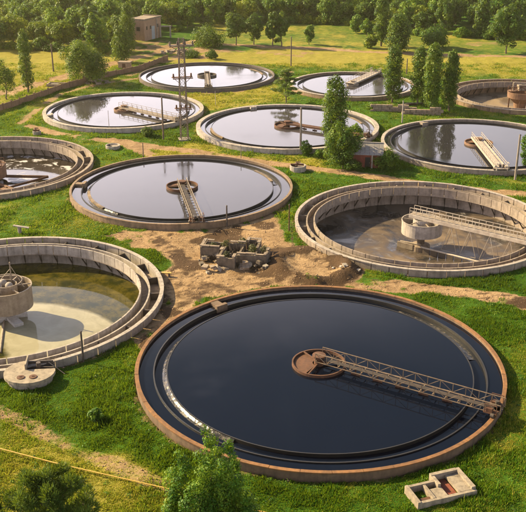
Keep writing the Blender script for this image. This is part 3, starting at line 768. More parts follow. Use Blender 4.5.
# brick pump house far back
c1 = gp(145, 41.5); hB = zat(*c1, 19.5)
c2 = gp(161.5, 37.0); c0 = gp(129, 40.0)
def house_brick():
    ax = Vector((c2[0]-c1[0], c2[1]-c1[1])); a = math.atan2(ax.y, ax.x); L = ax.length
    D = Vector((c0[0]-c1[0], c0[1]-c1[1])).length
    t = thing('brick_building', 'sandy brick flat roofed building with a tall grey door at the forest edge', 'building', (c1[0], c1[1], 0), a)
    b = MB(); b.box(0, L, 0, D, -.4, hB-.5); part('wall', b, M['brick'], t)
    r = MB(); r.box(-.25, L+.25, -.25, D+.25, hB-.498, hB-.2); r.box(-.25, L+.25, -.25, .1, hB-.2, hB+.1); r.box(-.25, .1, .1, D+.25, hB-.2, hB+.1); r.box(L-.1, L+.25, .1, D+.25, hB-.2, hB+.1); part('roof', r, M['rubble'], t)
    d = MB(); d.box(L*.42, L*.42+2.0, -.06, .05, .1, 4.6); part('door', d, M['grey_door'], t)
    for q in (.1, .32, .75):
        w = MB(); w.box(L*q, L*q+.9, -.05, .05, hB*.5, hB*.5+1.3); f = part('window', w, M['rubble'], t)
        g = MB(); g.box(L*q+.1, L*q+.8, -.075, -.052, hB*.5+.1, hB*.5+1.2); part('pane', g, M['dark'], f)
    p = MB(); p.box(L*.7, L*.7+.25, -.3, -.02, 0, hB-.5); part('downpipe', p, M['conc_white'], t)
    for q in (.25, .6):
        w = MB(); w.box(-.05, .05, D*q, D*q+1.6, hB*.45, hB*.45+1.5); f = part('window', w, M['rubble'], t)
        g = MB(); g.box(-.075, -.052, D*q+.12, D*q+1.48, hB*.45+.1, hB*.45+1.4); part('pane', g, M['dark'], f)
house_brick()
# concrete gallows frame by the building
X_, Y_ = gp(166, 37.5); t = thing('concrete_portal', 'pale concrete portal of two posts and a beam right of the sandy brick building', 'portal', (X_, Y_, 0))
f = MB(); h_ = zat(X_, Y_, 25.5); f.box(-2.2, 2.0, -.2, .2, h_-.45, h_); part('beam', f, M['conc_white'], t)
f = MB(); f.box(1.4, 1.9, -.19, .19, -.3, h_-.45); part('post', f, M['conc_white'], t)
f = MB(); f.box(-2.15, -1.7, -.19, .19, -.3, h_-.45); part('post', f, M['conc_white'], t)
# small brick box
X_, Y_ = gp(124, 68.5); t = thing('valve_house', 'small rust brown brick box under the pointed tree near the brown wall', 'hut', (X_, Y_, 0), -.15)
f = MB(); f.box(-1.7, 1.7, 0, 2.2, -.3, 1.7); part('wall', f, M['brick'], t)
f = MB(); f.box(-1.9, 1.9, -.15, 2.35, 1.702, 1.9); part('roof', f, M['rubble'], t)
f = MB(); f.box(-.5, .5, -.05, .06, .1, 1.4); part('door', f, M['rust'], t)
# shed with grey gable roof
c1 = gp(371, 168); X_, Y_ = c1
def shed():
    t = thing('shed', 'dark red shed with a grey pitched roof between bushes', 'shed', (X_, Y_, 0), -.12)
    k = ppm(X_, Y_); L, D, h, hr = 29/k, 4.6, 3.0, 4.3
    x0, x1 = -19/k, -19/k+L
    b = MB(); b.box(x0, x1, 0, D, -.3, h)
    for xx in (x0+.001, x1-.16): b.add([(xx, 0, h), (xx, D, h), (xx, D/2, hr-.05), (xx+.15, 0, h), (xx+.15, D, h), (xx+.15, D/2, hr-.05)], [(0,1,2), (3,5,4), (0,3,4,1), (1,4,5,2), (2,5,3,0)])
    part('wall', b, M['brick_red'], t)
    e = .35; n = 7
    for s in (0, 1):
        for i in range(n):
            w = (x1-x0+2*e)/n; xa = x0-e+i*w
            ya, za = (-.45, h-.38) if s == 0 else (D+.45, h-.38)
            r = MB(); r.add([(xa+.015, ya, za), (xa+w-.015, ya, za), (xa+w-.015, D/2, hr), (xa+.015, D/2, hr), (xa+.015, ya, za+.1), (xa+w-.015, ya, za+.1), (xa+w-.015, D/2, hr+.1), (xa+.015, D/2, hr+.1)],
                            [(0,1,2,3), (7,6,5,4), (0,4,5,1), (1,5,6,2), (2,6,7,3), (3,7,4,0)])
            part('roof_sheet', r, M['slate'], t)
    rc = MB(); rc.box(x0-e, x1+e, D/2-.18, D/2+.18, hr+.06, hr+.16); part('ridge_cap', rc, M['slate'], t)
    d = MB(); d.box(-1.2, -.2, -.06, .05, 0, 2.1); dd = part('door', d, M['dark'], t)
    hn = MB(); hn.box(-.4, -.3, -.12, -.062, .95, 1.1); part('handle', hn, M['steel'], dd)
    p = MB(); p.box(.0, .25, -.3, -.05, 0, 2.7); part('downpipe', p, M['conc_white'], t)
    w = MB(); w.box(x1-.03, x1+.06, D*.35, D*.35+1, 1.2, 2.1); part('window', w, M['dark'], t)
shed()
# ruined low walls by the poplars
def block_wall(cx, cy, rz, n, rows, bl, bh, bw, m, label, name='ruined_wall', cat='ruin', drop=.5, seed=1):
    R_ = random.Random(seed); t = thing(name, label, cat, (cx, cy, 0), rz)
    base = MB().box(-bl/2+.02, bl/2-.02, -bw/2, bw/2, 0, bh-.03).mesh('block', m)
    for r in range(rows):
        for i in range(n):
            if r == rows-1 and R_.random() < drop: continue
            o = link('block', base, t, (-(n-1)*bl/2+i*bl+(bl/2 if r % 2 else 0), R_.uniform(-.22, .22), r*bh-.1-R_.uniform(0, .02)), R_.uniform(-.16, .16))
            o.rotation_euler.y = R_.uniform(-.05, .05) if r == rows-1 else 0
    return t
q = gp(392, 111.5); block_wall(q[0], q[1], -.05, 8, 3, 1.3, .6, .7, M['rubble'], 'left ruined grey block wall at the foot of the single poplar', seed=3)
q = gp(421, 114.5); block_wall(q[0], q[1], -.12, 7, 3, 1.3, .65, .8, M['rubble'], 'right ruined block wall in front of the poplar cluster', seed=5)
q = gp(412, 105); block_wall(q[0], q[1], .3, 5, 2, 1.2, .6, .8, M['mud'], 'low dark block wall behind the other ruined walls', seed=8)
# rubble heap by the wall
def heap(px, py, n, w, m, label, seed, s=(.5, 1.3), name='rubble_heap'):
    R_ = random.Random(seed); X_, Y_ = gp(px, py); t = thing(name, label, 'rubble', (X_, Y_, 0))
    for i in range(n):
        l = R_.uniform(*s); b = MB()
        M_ = Matrix.Rotation(R_.uniform(0, 6), 4, 'Z') @ Matrix.Rotation(R_.uniform(-.6, .6), 4, 'X')
        b.add([M_ @ Vector((sx*l*R_.uniform(.35, .6), sy*l*R_.uniform(.3, .45), sz*l*R_.uniform(.15, .35))) for sz in (-1, 1) for sy in (-1, 1) for sx in (-1, 1)],
              [(0,2,3,1),(4,5,7,6),(0,1,5,4),(2,6,7,3),(0,4,6,2),(1,3,7,5)])
        a = R_.uniform(0, 6.28); d = w*R_.random()**.6
        part('chunk', b, m if R_.random() < .7 else M['conc'], t, loc=(d*math.cos(a), .7*d*math.sin(a), max(.1, (1-d/w)*1.1)))
heap(97, 83, 30, 3.6, M['rubble'], 'heap of broken concrete and stones by the brown wall', 2)
heap(178, 53, 34, 6.5, M['rubble'], 'wide pinkish rubble heap behind the farthest tank', 4, (.6, 1.8))
heap(212, 271, 9, 2.0, M['rubble'], 'few pale stones beside the cross shaped planted pit', 5, (.4, 1.0))
heap(222, 262, 26, 4.2, M['ruin'], 'dark broken concrete strewn along the left side of the cross shaped pit', 15, (.3, .9))
heap(262, 268, 22, 3.4, M['ruin'], 'dark broken concrete strewn before the right arm of the cross shaped pit', 16, (.3, .8))
heap(247, 269, 5, 1.2, M['rubble'], 'two or three pale boulders before the cross shaped planted pit', 6, (.5, 1.1))
heap(345, 272, 8, 2.6, M['conc_white'], 'light stones strewn right of the spoil ring', 9, (.3, .8))
# slab by the meadow
X_, Y_ = gp(59, 86); t = thing('concrete_pit', 'low pale concrete box on the meadow before the brown wall', 'pit', (X_, Y_, 0), -.1)
f = MB()
for b_ in ((-3, 3, -1.4, -1.1), (-3, 3, 1.1, 1.4), (-3, -2.7, -1.1, 1.1), (2.7, 3, -1.1, 1.1)): f.box(*b_, -.3, .75)
part('wall', f, M['rubble'], t)
f = MB(); f.box(-2.7, -.2, -1.1, 1.1, .4, .5); part('cover', f, M['conc'], t)

# long old wall on the left
wp = [gp(*p) for p in ((-14,116), (20,104.5), (62,90), (100,79), (140,70.5), (168,60))]
t = thing('boundary_wall', 'long low brown panel wall running behind the pale rimmed tank', 'wall', (wp[0][0], wp[0][1], 0))
pm = None
tot = 0
for (ax, ay), (bx, by) in zip(wp[:-1], wp[1:]):
    L = math.hypot(bx-ax, by-ay); n = max(1, round(L/3.0)); a = math.atan2(by-ay, bx-ax); l = L/n
    pme = MB().box(.04, l-.04, -.09, .09, -.4, 1.55).mesh('wall_panel', M['fence'])
    pst = MB().box(-.14, .14, -.16, .16, -.4, 1.75).mesh('post', M['fence'])
    for i in range(n):
        lx, ly = ax+(bx-ax)*i/n-wp[0][0], ay+(by-ay)*i/n-wp[0][1]
        o = link('wall_panel', pme, t, (lx, ly, random.uniform(-.12, .06)), a); o.rotation_euler.x = random.uniform(-.05, .05)
        link('post', pst, t, (lx, ly, 0), a)

# cross-shaped planted pit (distribution chamber)
X_, Y_ = gp(236, 262)
t = thing('distribution_chamber', 'cross shaped concrete pit overgrown with weeds in the dirt yard', 'concrete pit', (X_, Y_, 0), -.18)
def uwall(mb, x0, x1, y0, y1, th, z1, zb=-.4):
    mb.box(x0, x1, y0, y0+th, zb, z1); mb.box(x0, x1, y1-th, y1, zb, z1); mb.box(x0, x0+th, y0+th, y1-th, zb, z1); mb.box(x1-th, x1, y0+th, y1-th, zb, z1)
hc = 1.75
outline = [(-2.2,-2.7),(0.4,-2.7),(0.4,-1.2),(4.6,-1.2),(4.6,2.2),(2.8,2.2),(2.8,5.0),(0.8,5.0),(.8,3.4),(-5.4,3.4),(-5.4,.6),(-2.2,.6)]
def offset_walls(outl, th, z0, z1):
    n = len(outl); res = []
    for i in range(n):
        a, b = Vector(outl[i]), Vector(outl[(i+1) % n]); d = (b-a).normalized(); nrm = Vector((-d.y, d.x))
        res.append((a, b, d, nrm))
    return res
for a, b, d, nrm in offset_walls(outline, .35, 0, hc):
    L = (b-a).length; w = MB()
    Mx = Matrix(((d.x, nrm.x, 0, a.x), (d.y, nrm.y, 0, a.y), (0, 0, 1, 0), (0, 0, 0, 1)))
    w.box(.003, L-.36, 0, .35, -.4, hc+random.uniform(-.32, .08), Mx); part('wall', w, M['ruin'], t)
    cp = MB(); n_ = max(1, int(L/1.1))
    for q in range(n_):
        if random.random() < .35: continue
        cp = MB(); cp.box(-.04+q*(L-.3)/n_, -.08+(q+1)*(L-.3)/n_, -.05+random.uniform(-.06, .06), .40, hc+.085, hc+random.uniform(.13, .26), Mx); part('coping_block', cp, M['rubble'], t)
fl = MB(); prism(fl, [(x*.97, y*.97) for x, y in outline], -.2, .55); part('soil', fl, M['mud'], t)
for (x0, y0, x1, y1) in ((-2.0, .6, -2.0, 3.2), (.5, -1.0, .5, 3.2), (2.8, -1.0, 2.8, 2.0)):
    w = MB(); w.bar((x0, y0, 1.0), (x1, y1, .85), .25, .9); part('divider', w, M['ruin'], t)

rs_ = random.Random(77)
for q in range(46):            # dead sticks thrown in and over the pit
    a = rs_.uniform(0, 6.28); px_, py_ = rs_.choice(((-3.6, 2), (-1, -1), (1.6, 0), (3.6, .6), (1.8, 4), (-.5, 1.8))); px_ += rs_.uniform(-1, 1); py_ += rs_.uniform(-.8, .8); l_ = rs_.uniform(.6, 1.5)
    st_ = MB(); st_.tube([(px_, py_, .6), (px_+l_*.4*math.cos(a), py_+l_*.4*math.sin(a), 1.3), (px_+l_*math.cos(a)*.8, py_+l_*math.sin(a)*.8, rs_.uniform(1.5, 2.5))], [.05, .035, .015], 5)
    part('dead_stick', st_, M['pole_wood'], t)
# octagonal slab with two hatches, lower left
X_, Y_ = gp(29, 386)
t = thing('manhole_chamber', 'round pale concrete slab with two rusty hatches and a square opening below the olive tank', 'manhole', (X_, Y_, 0), .1)
s_ = []; r_ = 2.55
for i in range(24):
    a = 2*PI*i/24; s_.append((r_*math.cos(a)*1.08, r_*math.sin(a)*1.0+1.2))
sb = MB(); prism(sb, [(x*.88, (y-1.2)*.88+1.2) for x, y in s_], -.4, .75); part('shaft', sb, M['conc'], t)
# slab ring with notch: built of wedge plates
tp = MB()
prism(tp, [s_[i] for i in range(13, 24)] + [s_[0], (s_[1][0], 1.6), (-.4, 1.6), (-.4, s_[7][1])] + [s_[i] for i in range(8, 13)], .752, 1.12); part('slab', tp, M['slab'], t)
nt_ = MB(); nt_.box(-.55, -.4, 1.62, 3.6, .752, 1.75); part('upstand', nt_, M['slab'], t)
nt_ = MB(); nt_.box(-.38, 2.3, 3.05, 3.2, .752, 1.3); nt_.bar((-.3, 2.6, .9), (2.4, 2.2, .9), .12); nt_.tube([(.8, 2.4, .8), (.8, 2.4, 1.5)], .25, 10); part('valve', nt_, M['dark_steel'], t)
nt_ = MB(); nt_.box(-.39, 2.4, 1.7, 3.04, .752, .80); part('opening', nt_, M['dark'], t)
for q in (-.75, .55):
    h_ = MB(); h_.lathe([(.42, 1.12), (.42, 1.2), (.01, 1.22)], 18, closed=False); h_.box(-.12, .12, -.04, .04, 1.21, 1.27); part('hatch', h_, M['rust'], t, loc=(q, -.05, 0))
nt_ = MB(); nt_.tube([(1.6, 3.2, 1.2), (3.6, 2.0, .1)], .05, 6); part('rod', nt_, M['steel'], t)

# concrete box pit, lower right
X_, Y_ = gp(443, 500)
t = thing('concrete_pit', 'open whitewashed concrete box with dark chamber in the grass below the nearest tank', 'pit', (X_, Y_, 0), .33)
th = .28
parts_ = (('wall', (-2.8, -2.52, -.6, 1.9, -.4, .85)), ('wall', (-2.52, .0, 1.62, 1.9, -.4, .8)), ('wall', (-2.52, -.95, -.6, -.32, -.4, .72)), ('wall', (-1.2, -.95, -.32, 1.62, -.4, .75)),
          ('wall', (-.95, 3.0, -.6, -.3, -.4, .70)), ('wall', (2.6, 3.0, -.3, 2.6, -.4, .95)), ('wall', (.0, 2.6, 2.25, 2.6, -.4, 1.0)), ('wall', (.0, .28, 1.0, 2.25, -.4, .95)))
for n_, b_ in parts_:
    w = MB(); w.box(*b_); part('wall', w, M['slab'], t)
f = MB(); f.box(-.94, .3, -.29, 1.0, .3, .62); part('cover_slab', f, M['slab'], t)
f = MB(); f.box(1.4, 2.59, -.29, 2.24, .45, .72); part('cover_slab', f, M['slab'], t)
f = MB(); f.box(.31, 1.39, -.29, 2.24, -.2, .35); part('brick_fill', f, M['brick_red'], t)
f = MB(); f.box(-2.51, -1.21, -.31, 1.61, -.3, .1); part('chamber_floor', f, M['dark'], t)
f = MB(); f.box(-2.5, -1.22, .2, .32, .3, .45); f.box(-2.5, -1.3, -.25, .15, .2, .5); part('plank', f, M['rust'], t)

# small round chambers
def chamber(px, py, r, h, m, label, valve=True, seed=0):
    X_, Y_ = gp(px, py); t = thing('valve_chamber', label, 'valve chamber', (X_, Y_, 0), seed)
    c = MB(); c.lathe([(r, -.3), (r, h), (r-.2, h), (r-.2, -.2)], 24, closed=False); part('ring', c, m, t)
    l = MB(); l.lathe([(r-.2, h-.25), (.01, h-.2)], 20, math.radians(-120), math.radians(140), closed=False); part('lid', l, M['conc'], t)
    if valve:
        v = MB(); v.tube([(-.2, 0, h-.3), (-.2, 0, h+.55)], .12, 8); v.tube([(-r*.9, .1, h+.12), (r*.7, -.1, h+.16)], .2, 8)
        v.lathe([(.5, h+.55), (.5, h+.63), (.4, h+.63), (.4, h+.55)], 16); v.bar((-.45, 0, h+.59), (.45, 0, h+.59), .07)
        part('valve', v, M['rust'], t)
chamber(298, 170, 1.55, .95, M['conc_white'], 'white round chamber with a rusty valve on top beside the path')
chamber(113, 148.5, 1.5, .75, M['conc_white'], 'pale round chamber in the grass behind the middle left tank', False)
chamber(37, 134, .9, .7, M['conc'], 'small grey round chamber behind the foamy tank', True)
X_, Y_ = gp(20, 234); t = thing('valve_post', 'short post with a bent board top behind the olive water tank', 'valve post', (X_, Y_, 0))
f = MB(); f.tube([(0,0,-.3), (0,0,1.2)], .28, 10); part('post', f, M['pole_conc'], t)
f = MB(); f.box(-1.1, 1.3, -.25, .25, 1.2, 1.32, Matrix.Rotation(.16, 4, 'Y')); part('board', f, M['conc_white'], t)
# yellow planks by the tank rim
X_, Y_ = gp(165, 276); t = thing('plank', 'yellow plank lying against the right rim of the olive water tank', 'plank', (X_, Y_, 0), -.1)
f = MB(); f.box(-.9, .9, -.2, .2, .45, .55); part('board', f, M['yellow'], t)
f = MB(); f.box(-.7, -.5, -.18, .18, 0, .45); f.box(.5, .7, -.18, .18, 0, .45); part('support', f, M['pole_wood'], t)
# yellow gas pipe at the bottom left
pp = [gp(*p) for p in ((-20, 446), (60, 467), (165, 491), (300, 524))]
t = thing('gas_pipe', 'thin yellow pipe on short posts crossing the dry grass at the lower left', 'pipe', (pp[0][0], pp[0][1], 0))
f = MB(); f.tube([(x-pp[0][0], y-pp[0][1], .32) for x, y in pp], .06, 8); part('pipe', f, M['yellow'], t)
for i in range(12):
    u = i/11; s0, s1 = pp[0], pp[-1]
    k = min(int(u*3), 2); v = u*3-k
    x_, y_ = pp[k][0]+(pp[k+1][0]-pp[k][0])*v, pp[k][1]+(pp[k+1][1]-pp[k][1])*v
    f = MB(); f.box(-.05, .05, -.05, .05, -.2, .255); part('support', f, M['yellow'], t, loc=(x_-pp[0][0], y_-pp[0][1], 0))

# ------------------------------------------------------------------ trees
def leaf_arrays(P, nrm, size, rs, aspect=.6, out=None, jit=.27):
    n = len(P)
    nrm = nrm + rs.normal(0, jit, (n, 3)); nrm /= np.linalg.norm(nrm, axis=1)[:, None]
    a = rs.normal(0, 1, (n, 3)); t = np.cross(nrm, a) if out is None else out + rs.normal(0, .45, (n, 3)); t /= np.linalg.norm(t, axis=1)[:, None]
    b = np.cross(nrm, t); b /= np.linalg.norm(b, axis=1)[:, None]; s = (size*rs.uniform(.6, 1.35, n))[:, None]
    V = np.stack([P - t*s*.5, P + b*s*.5*aspect, P + t*s*.5, P - b*s*.5*aspect], 1).reshape(-1, 3)
    F = np.arange(4*n).reshape(n, 4)
    return V, F
def clump_leaves(cl, n, size, rs, aspect=.6, flat=1.0):
    """cl: rows of x y z r ; leaves fill the outer part of every clump"""
    cl = np.asarray(cl, float); w = cl[:, 3]**2; ci = rs.choice(len(cl), n, p=w/w.sum())
    d = rs.normal(0, 1, (n, 3)); d /= np.linalg.norm(d, axis=1)[:, None]
    rad = cl[ci, 3]*rs.uniform(.35, 1.12, n)**.6
    P = cl[ci, :3] + d*rad[:, None]*np.array([1, 1, flat])
    V, F = leaf_arrays(P, d + np.array([0, 0, .35]) if aspect > .28 else rs.normal(0, 1, (n, 3)), size, rs, aspect, None if aspect > .28 else d + np.array([0, 0, .7]))
    ctint = rs.uniform(0, 1, len(cl))
    tint = np.clip(.5 + (ctint[ci]-.5)*.55 + rs.normal(0, .16, n), 0, 1)
    return V, F, tint
def clumps_for(kind, h, r, rs):
    L = []
    if kind == 'poplar':           # slim flame
        n = 40
        for i in range(n):
            u = (i+.5)/n; z = h*(.09+.86*u)
            w = r*(max(.05, 1-abs((u-.42)/.64)**2.4))**.6
            a = i*2.4 + rs.uniform(-.4, .4); q = w*rs.uniform(.35, .66)
            L.append((q*math.cos(a), q*math.sin(a), z, max(.35, w*rs.uniform(.36, .54))))
        for u in (.25, .4, .55, .7, .85): L.append((0, 0, h*u, r*.6))
        L.append((.05*r, 0, h*.955, r*.26)); L.append((-.2*r, .1*r, h*.90, r*.35)); L.append((.25*r, -.1*r, h*.86, r*.38))
    elif kind == 'spires':         # several leafy peaks side by side
        for (ox, oy, hh, rr) in ((0, 0, 1, .45), (.32, -.1, .95, .40), (-.52, .1, .80, .42), (-.20, -.35, .70, .5), (.45, .2, .72, .45), (.1, .45, .75, .45), (-.7, -.2, .55, .35), (.7, -.15, .55, .38)):
            n = 16
            for u in (.35, .55, .75, .9): L.append((ox*r, oy*r, h*hh*u, r*rr*.5*(1.1-.6*u)))
            for i in range(n):
                u = (i+.5)/n; z = h*hh*(.22+.76*u); w = r*rr*(1-.82*u**3)*(.55+.45*min(1, u*3))
                a = rs.uniform(0, 2*PI); q = w*rs.uniform(.2, .8)
                L.append((ox*r+q*math.cos(a), oy*r+q*math.sin(a), z, max(.42, w*rs.uniform(.42, .62))))
    elif kind == 'pine':
        for i in range(26):        # boughs, each a string of needle tufts
            u = (i+.5)/26; z = h*(.25+.68*u); w = r*(1.05-u*.72)*rs.uniform(.75, 1.1); a = i*2.4
            for q in (.4, .62, .84, 1.0):
                b = a+rs.uniform(-.25, .25); L.append((w*q*math.cos(b), w*q*math.sin(b), z+w*q*.35+rs.uniform(-.2, .2), r*rs.uniform(.10, .16)))
        for q in (.88, .94, .99): L.append((0, 0, h*q, r*.12))
    elif kind == 'conifer':        # open, tiered, flat boughs
        for i in range(22):
            u = i/21; z = h*(.30+.68*u); w = r*(1-u*.7)*rs.uniform(.6, 1.1); a = i*2.4
            for q in (.45, .85): L.append((w*q*math.cos(a), w*q*math.sin(a), z+rs.uniform(-.1, .1), r*.20))
    else:                          # broad crown
        zc = .56 if kind == 'round' else .52
        for i in range(40):
            d = rs.normal(0, 1, 3); d /= np.linalg.norm(d); k = rs.uniform(.35, .78)
            k = k*1.08; z = h*(zc + d[2]*(1-zc)*k*(1.1 if d[2] < 0 else .95)) if kind != 'bush' else h*(.46+.52*d[2]*k)
            z = max(z, h*.12)
            squeeze = 1.0 if d[2] < .2 else 1-.35*(d[2]-.2)
            L.append((d[0]*r*k*squeeze, d[1]*r*k*squeeze, z, r*rs.uniform(.22, .42)))
    return L
def trunk_mb(h, r0, kind, cl, rs, limbs=7):
    m = MB(); top = h*(.93 if kind in ('poplar', 'pine', 'conifer') else .66); k = 7
    pts = [Vector((rs.uniform(-.03, .03)*h*(i > 0)*.5, rs.uniform(-.03, .03)*h*(i > 0)*.5, -.3+(top+.3)*i/k)) for i in range(k+1)]
    m.tube(pts, [r0*(1-.88*i/k)+.015 for i in range(k+1)], 8)
    cl = sorted(cl, key=lambda c: -c[3])[:limbs*2]
    for c in cl[:limbs]:
        tgt = Vector(c[:3]); zb = max(h*.12, tgt.z*.55); f = min(1, (zb+.3)/(top+.3))*k; i = min(int(f), k-1)
        st = pts[i].lerp(pts[i+1], f-i); mid = st.lerp(tgt, .5)+Vector((0, 0, .04*h)); rb = r0*(1-.88*f/k)*.55
        m.tube([st, mid, tgt], [rb, rb*.65, rb*.25+.01], 6)
    return m
def make_tree(kind, h, r, nl, size, leafm, seed, aspect=.6, flat=1.0, limbs=7):
    rs = np.random.default_rng(seed); cl = clumps_for(kind, h, r, rs)
    V, F, t = clump_leaves(cl, nl, size, rs, aspect, flat)
    cm = np_mesh('crown', V, F, leafm, (('tint', 'FACE', t),))
    tm = trunk_mb(h, max(.10, h*.017), kind, cl, rs, limbs).mesh('trunk', M['bark'])
    return tm, cm
def tree(name, bx, by, ty, wpx, kind, leafm, label, seed, nl=5000, size=.34, cat='tree', aspect=.6, group=None, limbs=7, flat=1.0, ground=True):
    X_, Y_ = gp(bx, by); h = zat(X_, Y_, ty); r = wpx/2/ppm(X_, Y_, h*.5)
    tm, cm = make_tree(kind, h, r, nl, size, leafm, seed, aspect, flat, limbs)
    t = thing(name, label, cat, (X_, Y_, 0), 0, group)
    link('trunk', tm, t); link('crown', cm, t); return t

# foreground
tree('poplar_tree', 212, 552, 426, 104, 'spires', M['leaf'], 'leafy many peaked tree at the bottom edge before the nearest tank', 21, 42000, .19)
tree('pine_tree', 55, 570, 474, 120, 'pine', M['needle'], 'dark needled pine cut off by the bottom left edge', 22, 26000, .42, aspect=.16)
tree('pine_tree', -6, 560, 476, 40, 'pine', M['needle'], 'sliver of a pine in the bottom left corner', 23, 8000, .42, aspect=.16)
# tall poplars
pg = 'poplars among the tanks'
tree('poplar_tree', 334, 152, 74, 33, 'poplar', M['leaf_pop'], 'tallest poplar standing over the whitish tank left of the shed', 31, 9000, .40, group=pg)
tree('bushy_tree', 343, 167, 118, 40, 'bush', M['leaf_dark'], 'broad dark green tree between the tallest poplar and the shed', 32, 8000, .38)
tree('poplar_tree', 392, 102, 44, 23, 'poplar', M['leaf_pop'], 'single poplar beside the left ruined wall', 33, 7000, .42, group=pg)
tree('poplar_tree', 417.5, 105, 45, 22, 'poplar', M['leaf_pop'], 'left poplar of the cluster of three', 34, 6500, .42, group=pg)
tree('poplar_tree', 430.5, 112, 41, 25, 'poplar', M['leaf_pop'], 'middle and tallest poplar of the cluster of three', 35, 8000, .42, group=pg)
tree('poplar_tree', 449, 111, 48, 20, 'poplar', M['leaf_pop'], 'right slim poplar of the cluster of three', 36, 6500, .42, group=pg)
tree('broadleaf_tree', 528, 172, 121, 22, 'round', M['leaf'], 'green tree cut off by the right edge behind the concrete pole', 37, 5000, .36)
tree('conifer_tree', 286, 103, 69, 36, 'conifer', M['needle'], 'sparse dark conifer between the farthest tank and the whitish tank', 38, 5600, .46, aspect=.3, flat=.35)
# left side
tree('poplar_tree', 28.5, 93, 27, 17, 'poplar', M['leaf_pop'], 'slim bending poplar on the left meadow', 41, 5000, .42, group=pg)
tree('broadleaf_tree', 7, 100, 55, 26, 'round', M['leaf_pop'], 'thin crowned tree at the left edge of the meadow', 42, 3200, .40)
tree('broadleaf_tree', 84, 82, 37, 50, 'bush', M['leaf_dark'], 'big round deep green tree behind the brown wall', 43, 14000, .46)
tree('broadleaf_tree', 122, 62, 26, 24, 'poplar', M['leaf_pop'], 'pointed green tree above the small brick box', 44, 5000, .5)
tree('poplar_tree', 129, 52, 1, 19, 'poplar', M['leaf_dark'], 'dark tall poplar left of the sandy brick building', 45, 5000, .5, group=pg)
# far row along the road
tree('broadleaf_tree', 236, 45.5, 9, 24, 'round', M['leaf_dark'], 'left dark tree of the roadside pair behind the meadow', 51, 5000, .6)
tree('broadleaf_tree', 254, 45, 11, 22, 'round', M['leaf_dark'], 'right dark tree of the roadside pair behind the meadow', 52, 5000, .6)
tree('broadleaf_tree', 273, 46.5, 6, 15, 'oval', M['leaf_dark'], 'left tree of the slim roadside pair with bare stems', 53, 4000, .6)
tree('broadleaf_tree', 281.5, 46.5, 6, 14, 'oval', M['leaf_dark'], 'right tree of the slim roadside pair with bare stems', 54, 4000, .6)
tree('young_tree', 309, 44.5, 21, 13, 'oval', M['leaf'], 'small young tree alone on the bright meadow by the road', 55, 2500, .55)
tree('poplar_tree', 381, 46, -12, 18, 'poplar', M['leaf_dark'], 'very tall narrow poplar at the far road', 56, 6000, .6, group=pg)
tree('conifer_tree', 398, 52, 14, 28, 'poplar', M['leaf_dark'], 'dark cone shaped tree beside the far road', 57, 6500, .6)
tree('bushy_tree', 369, 48, 33, 15, 'bush', M['leaf_yel'], 'yellowish bush left of the very tall narrow poplar', 58, 2600, .55)
tree('bushy_tree', 436, 48, 24, 32, 'bush', M['leaf'], 'spreading bright green bush tree by the far road', 59, 5000, .6)
tree('broadleaf_tree', 506, 53, 5, 36, 'round', M['leaf_dark'], 'large pale stemmed tree by the road at the upper right', 60, 9000, .6)
tree('bushy_tree', 206, 46, 28, 40, 'bush', M['leaf_dark'], 'dark shrub mass on the slope right of the pylon top', 61, 6000, .55)
tree('bushy_tree', 356, 33, 12, 14, 'bush', M['leaf'], 'round bush at the back of the bright meadow', 62, 2500, .6)
tree('bushy_tree', 367, 36, 17, 14, 'bush', M['leaf'], 'second round bush at the back of the bright meadow, nearer the tall poplar', 63, 2500, .6)
# bushes
def bush(px, py, ty, w, m, label, seed, n=2500, size=.28):
    return tree('bush', px, py, ty, w, 'bush', m, label, seed, n, size, 'bush', limbs=4)
bush(306.5, 155, 138, 13, M['leaf'], 'round bush at the foot of the thick concrete pole', 71)
bush(319, 158, 149, 12, M['leaf'], 'low bush right of the round bush by the concrete pole', 72, 1600)
bush(385, 168, 148, 26, M['leaf_dark'], 'dark bush hugging the right side of the red shed', 73, 5000)
bush(352, 170, 160, 22, M['leaf_dark'], 'low dark bush before the red shed', 74, 2500)
bush(356, 137, 122, 14, M['leaf'], 'light bush behind the red shed', 75, 2200)
bush(148, 136, 127, 15, M['leaf_dark'], 'low shrub at the front rim of the pale rimmed tank', 76, 2200)
bush(212, 59, 50, 14, M['leaf_dark'], 'low dark shrub by the back rim of the farthest tank', 77, 1800, .4)
bush(190, 57, 52, 22, M['leaf_dark'], 'flat dark shrub patch by the pinkish rubble heap', 78, 2200, .4)
bush(372, 110, 102, 14, M['leaf'], 'small bush left of the single poplar', 79, 1600)
bush(442, 99, 82, 10, M['leaf_yel'], 'yellowish shrub between the poplar cluster stems', 80, 1500)
bush(97, 420, 408, 16, M['leaf'], 'leafy weed patch on the slope under the round slab', 81, 1500, .25)
# weeds in the cross-shaped pit
for (px, py, ty, w, s_, wh) in ((212, 250, 240, 15, 91, 'left arm'), (226, 247, 241, 12, 92, 'back left corner'), (252, 252, 240, 15, 93, 'middle right cell'), (264, 253, 245, 13, 94, 'right arm'), (243, 245, 234, 14, 95, 'back arm'), (227, 258, 250, 9, 96, 'front arm')):
    X_, Y_ = gp(px, py, 1.0); r = w/2/ppm(X_, Y_)
    tm, cm = make_tree('bush', 1.2, r*.8, 420, .2, M['weed'], s_, limbs=3)
    t = thing('weed', 'tangle of grey green weeds in the '+wh+' of the cross shaped pit', 'weed', (X_, Y_, 1.0), 0, 'weeds in the cross shaped pit')
    link('stem', tm, t); link('leaves', cm, t)

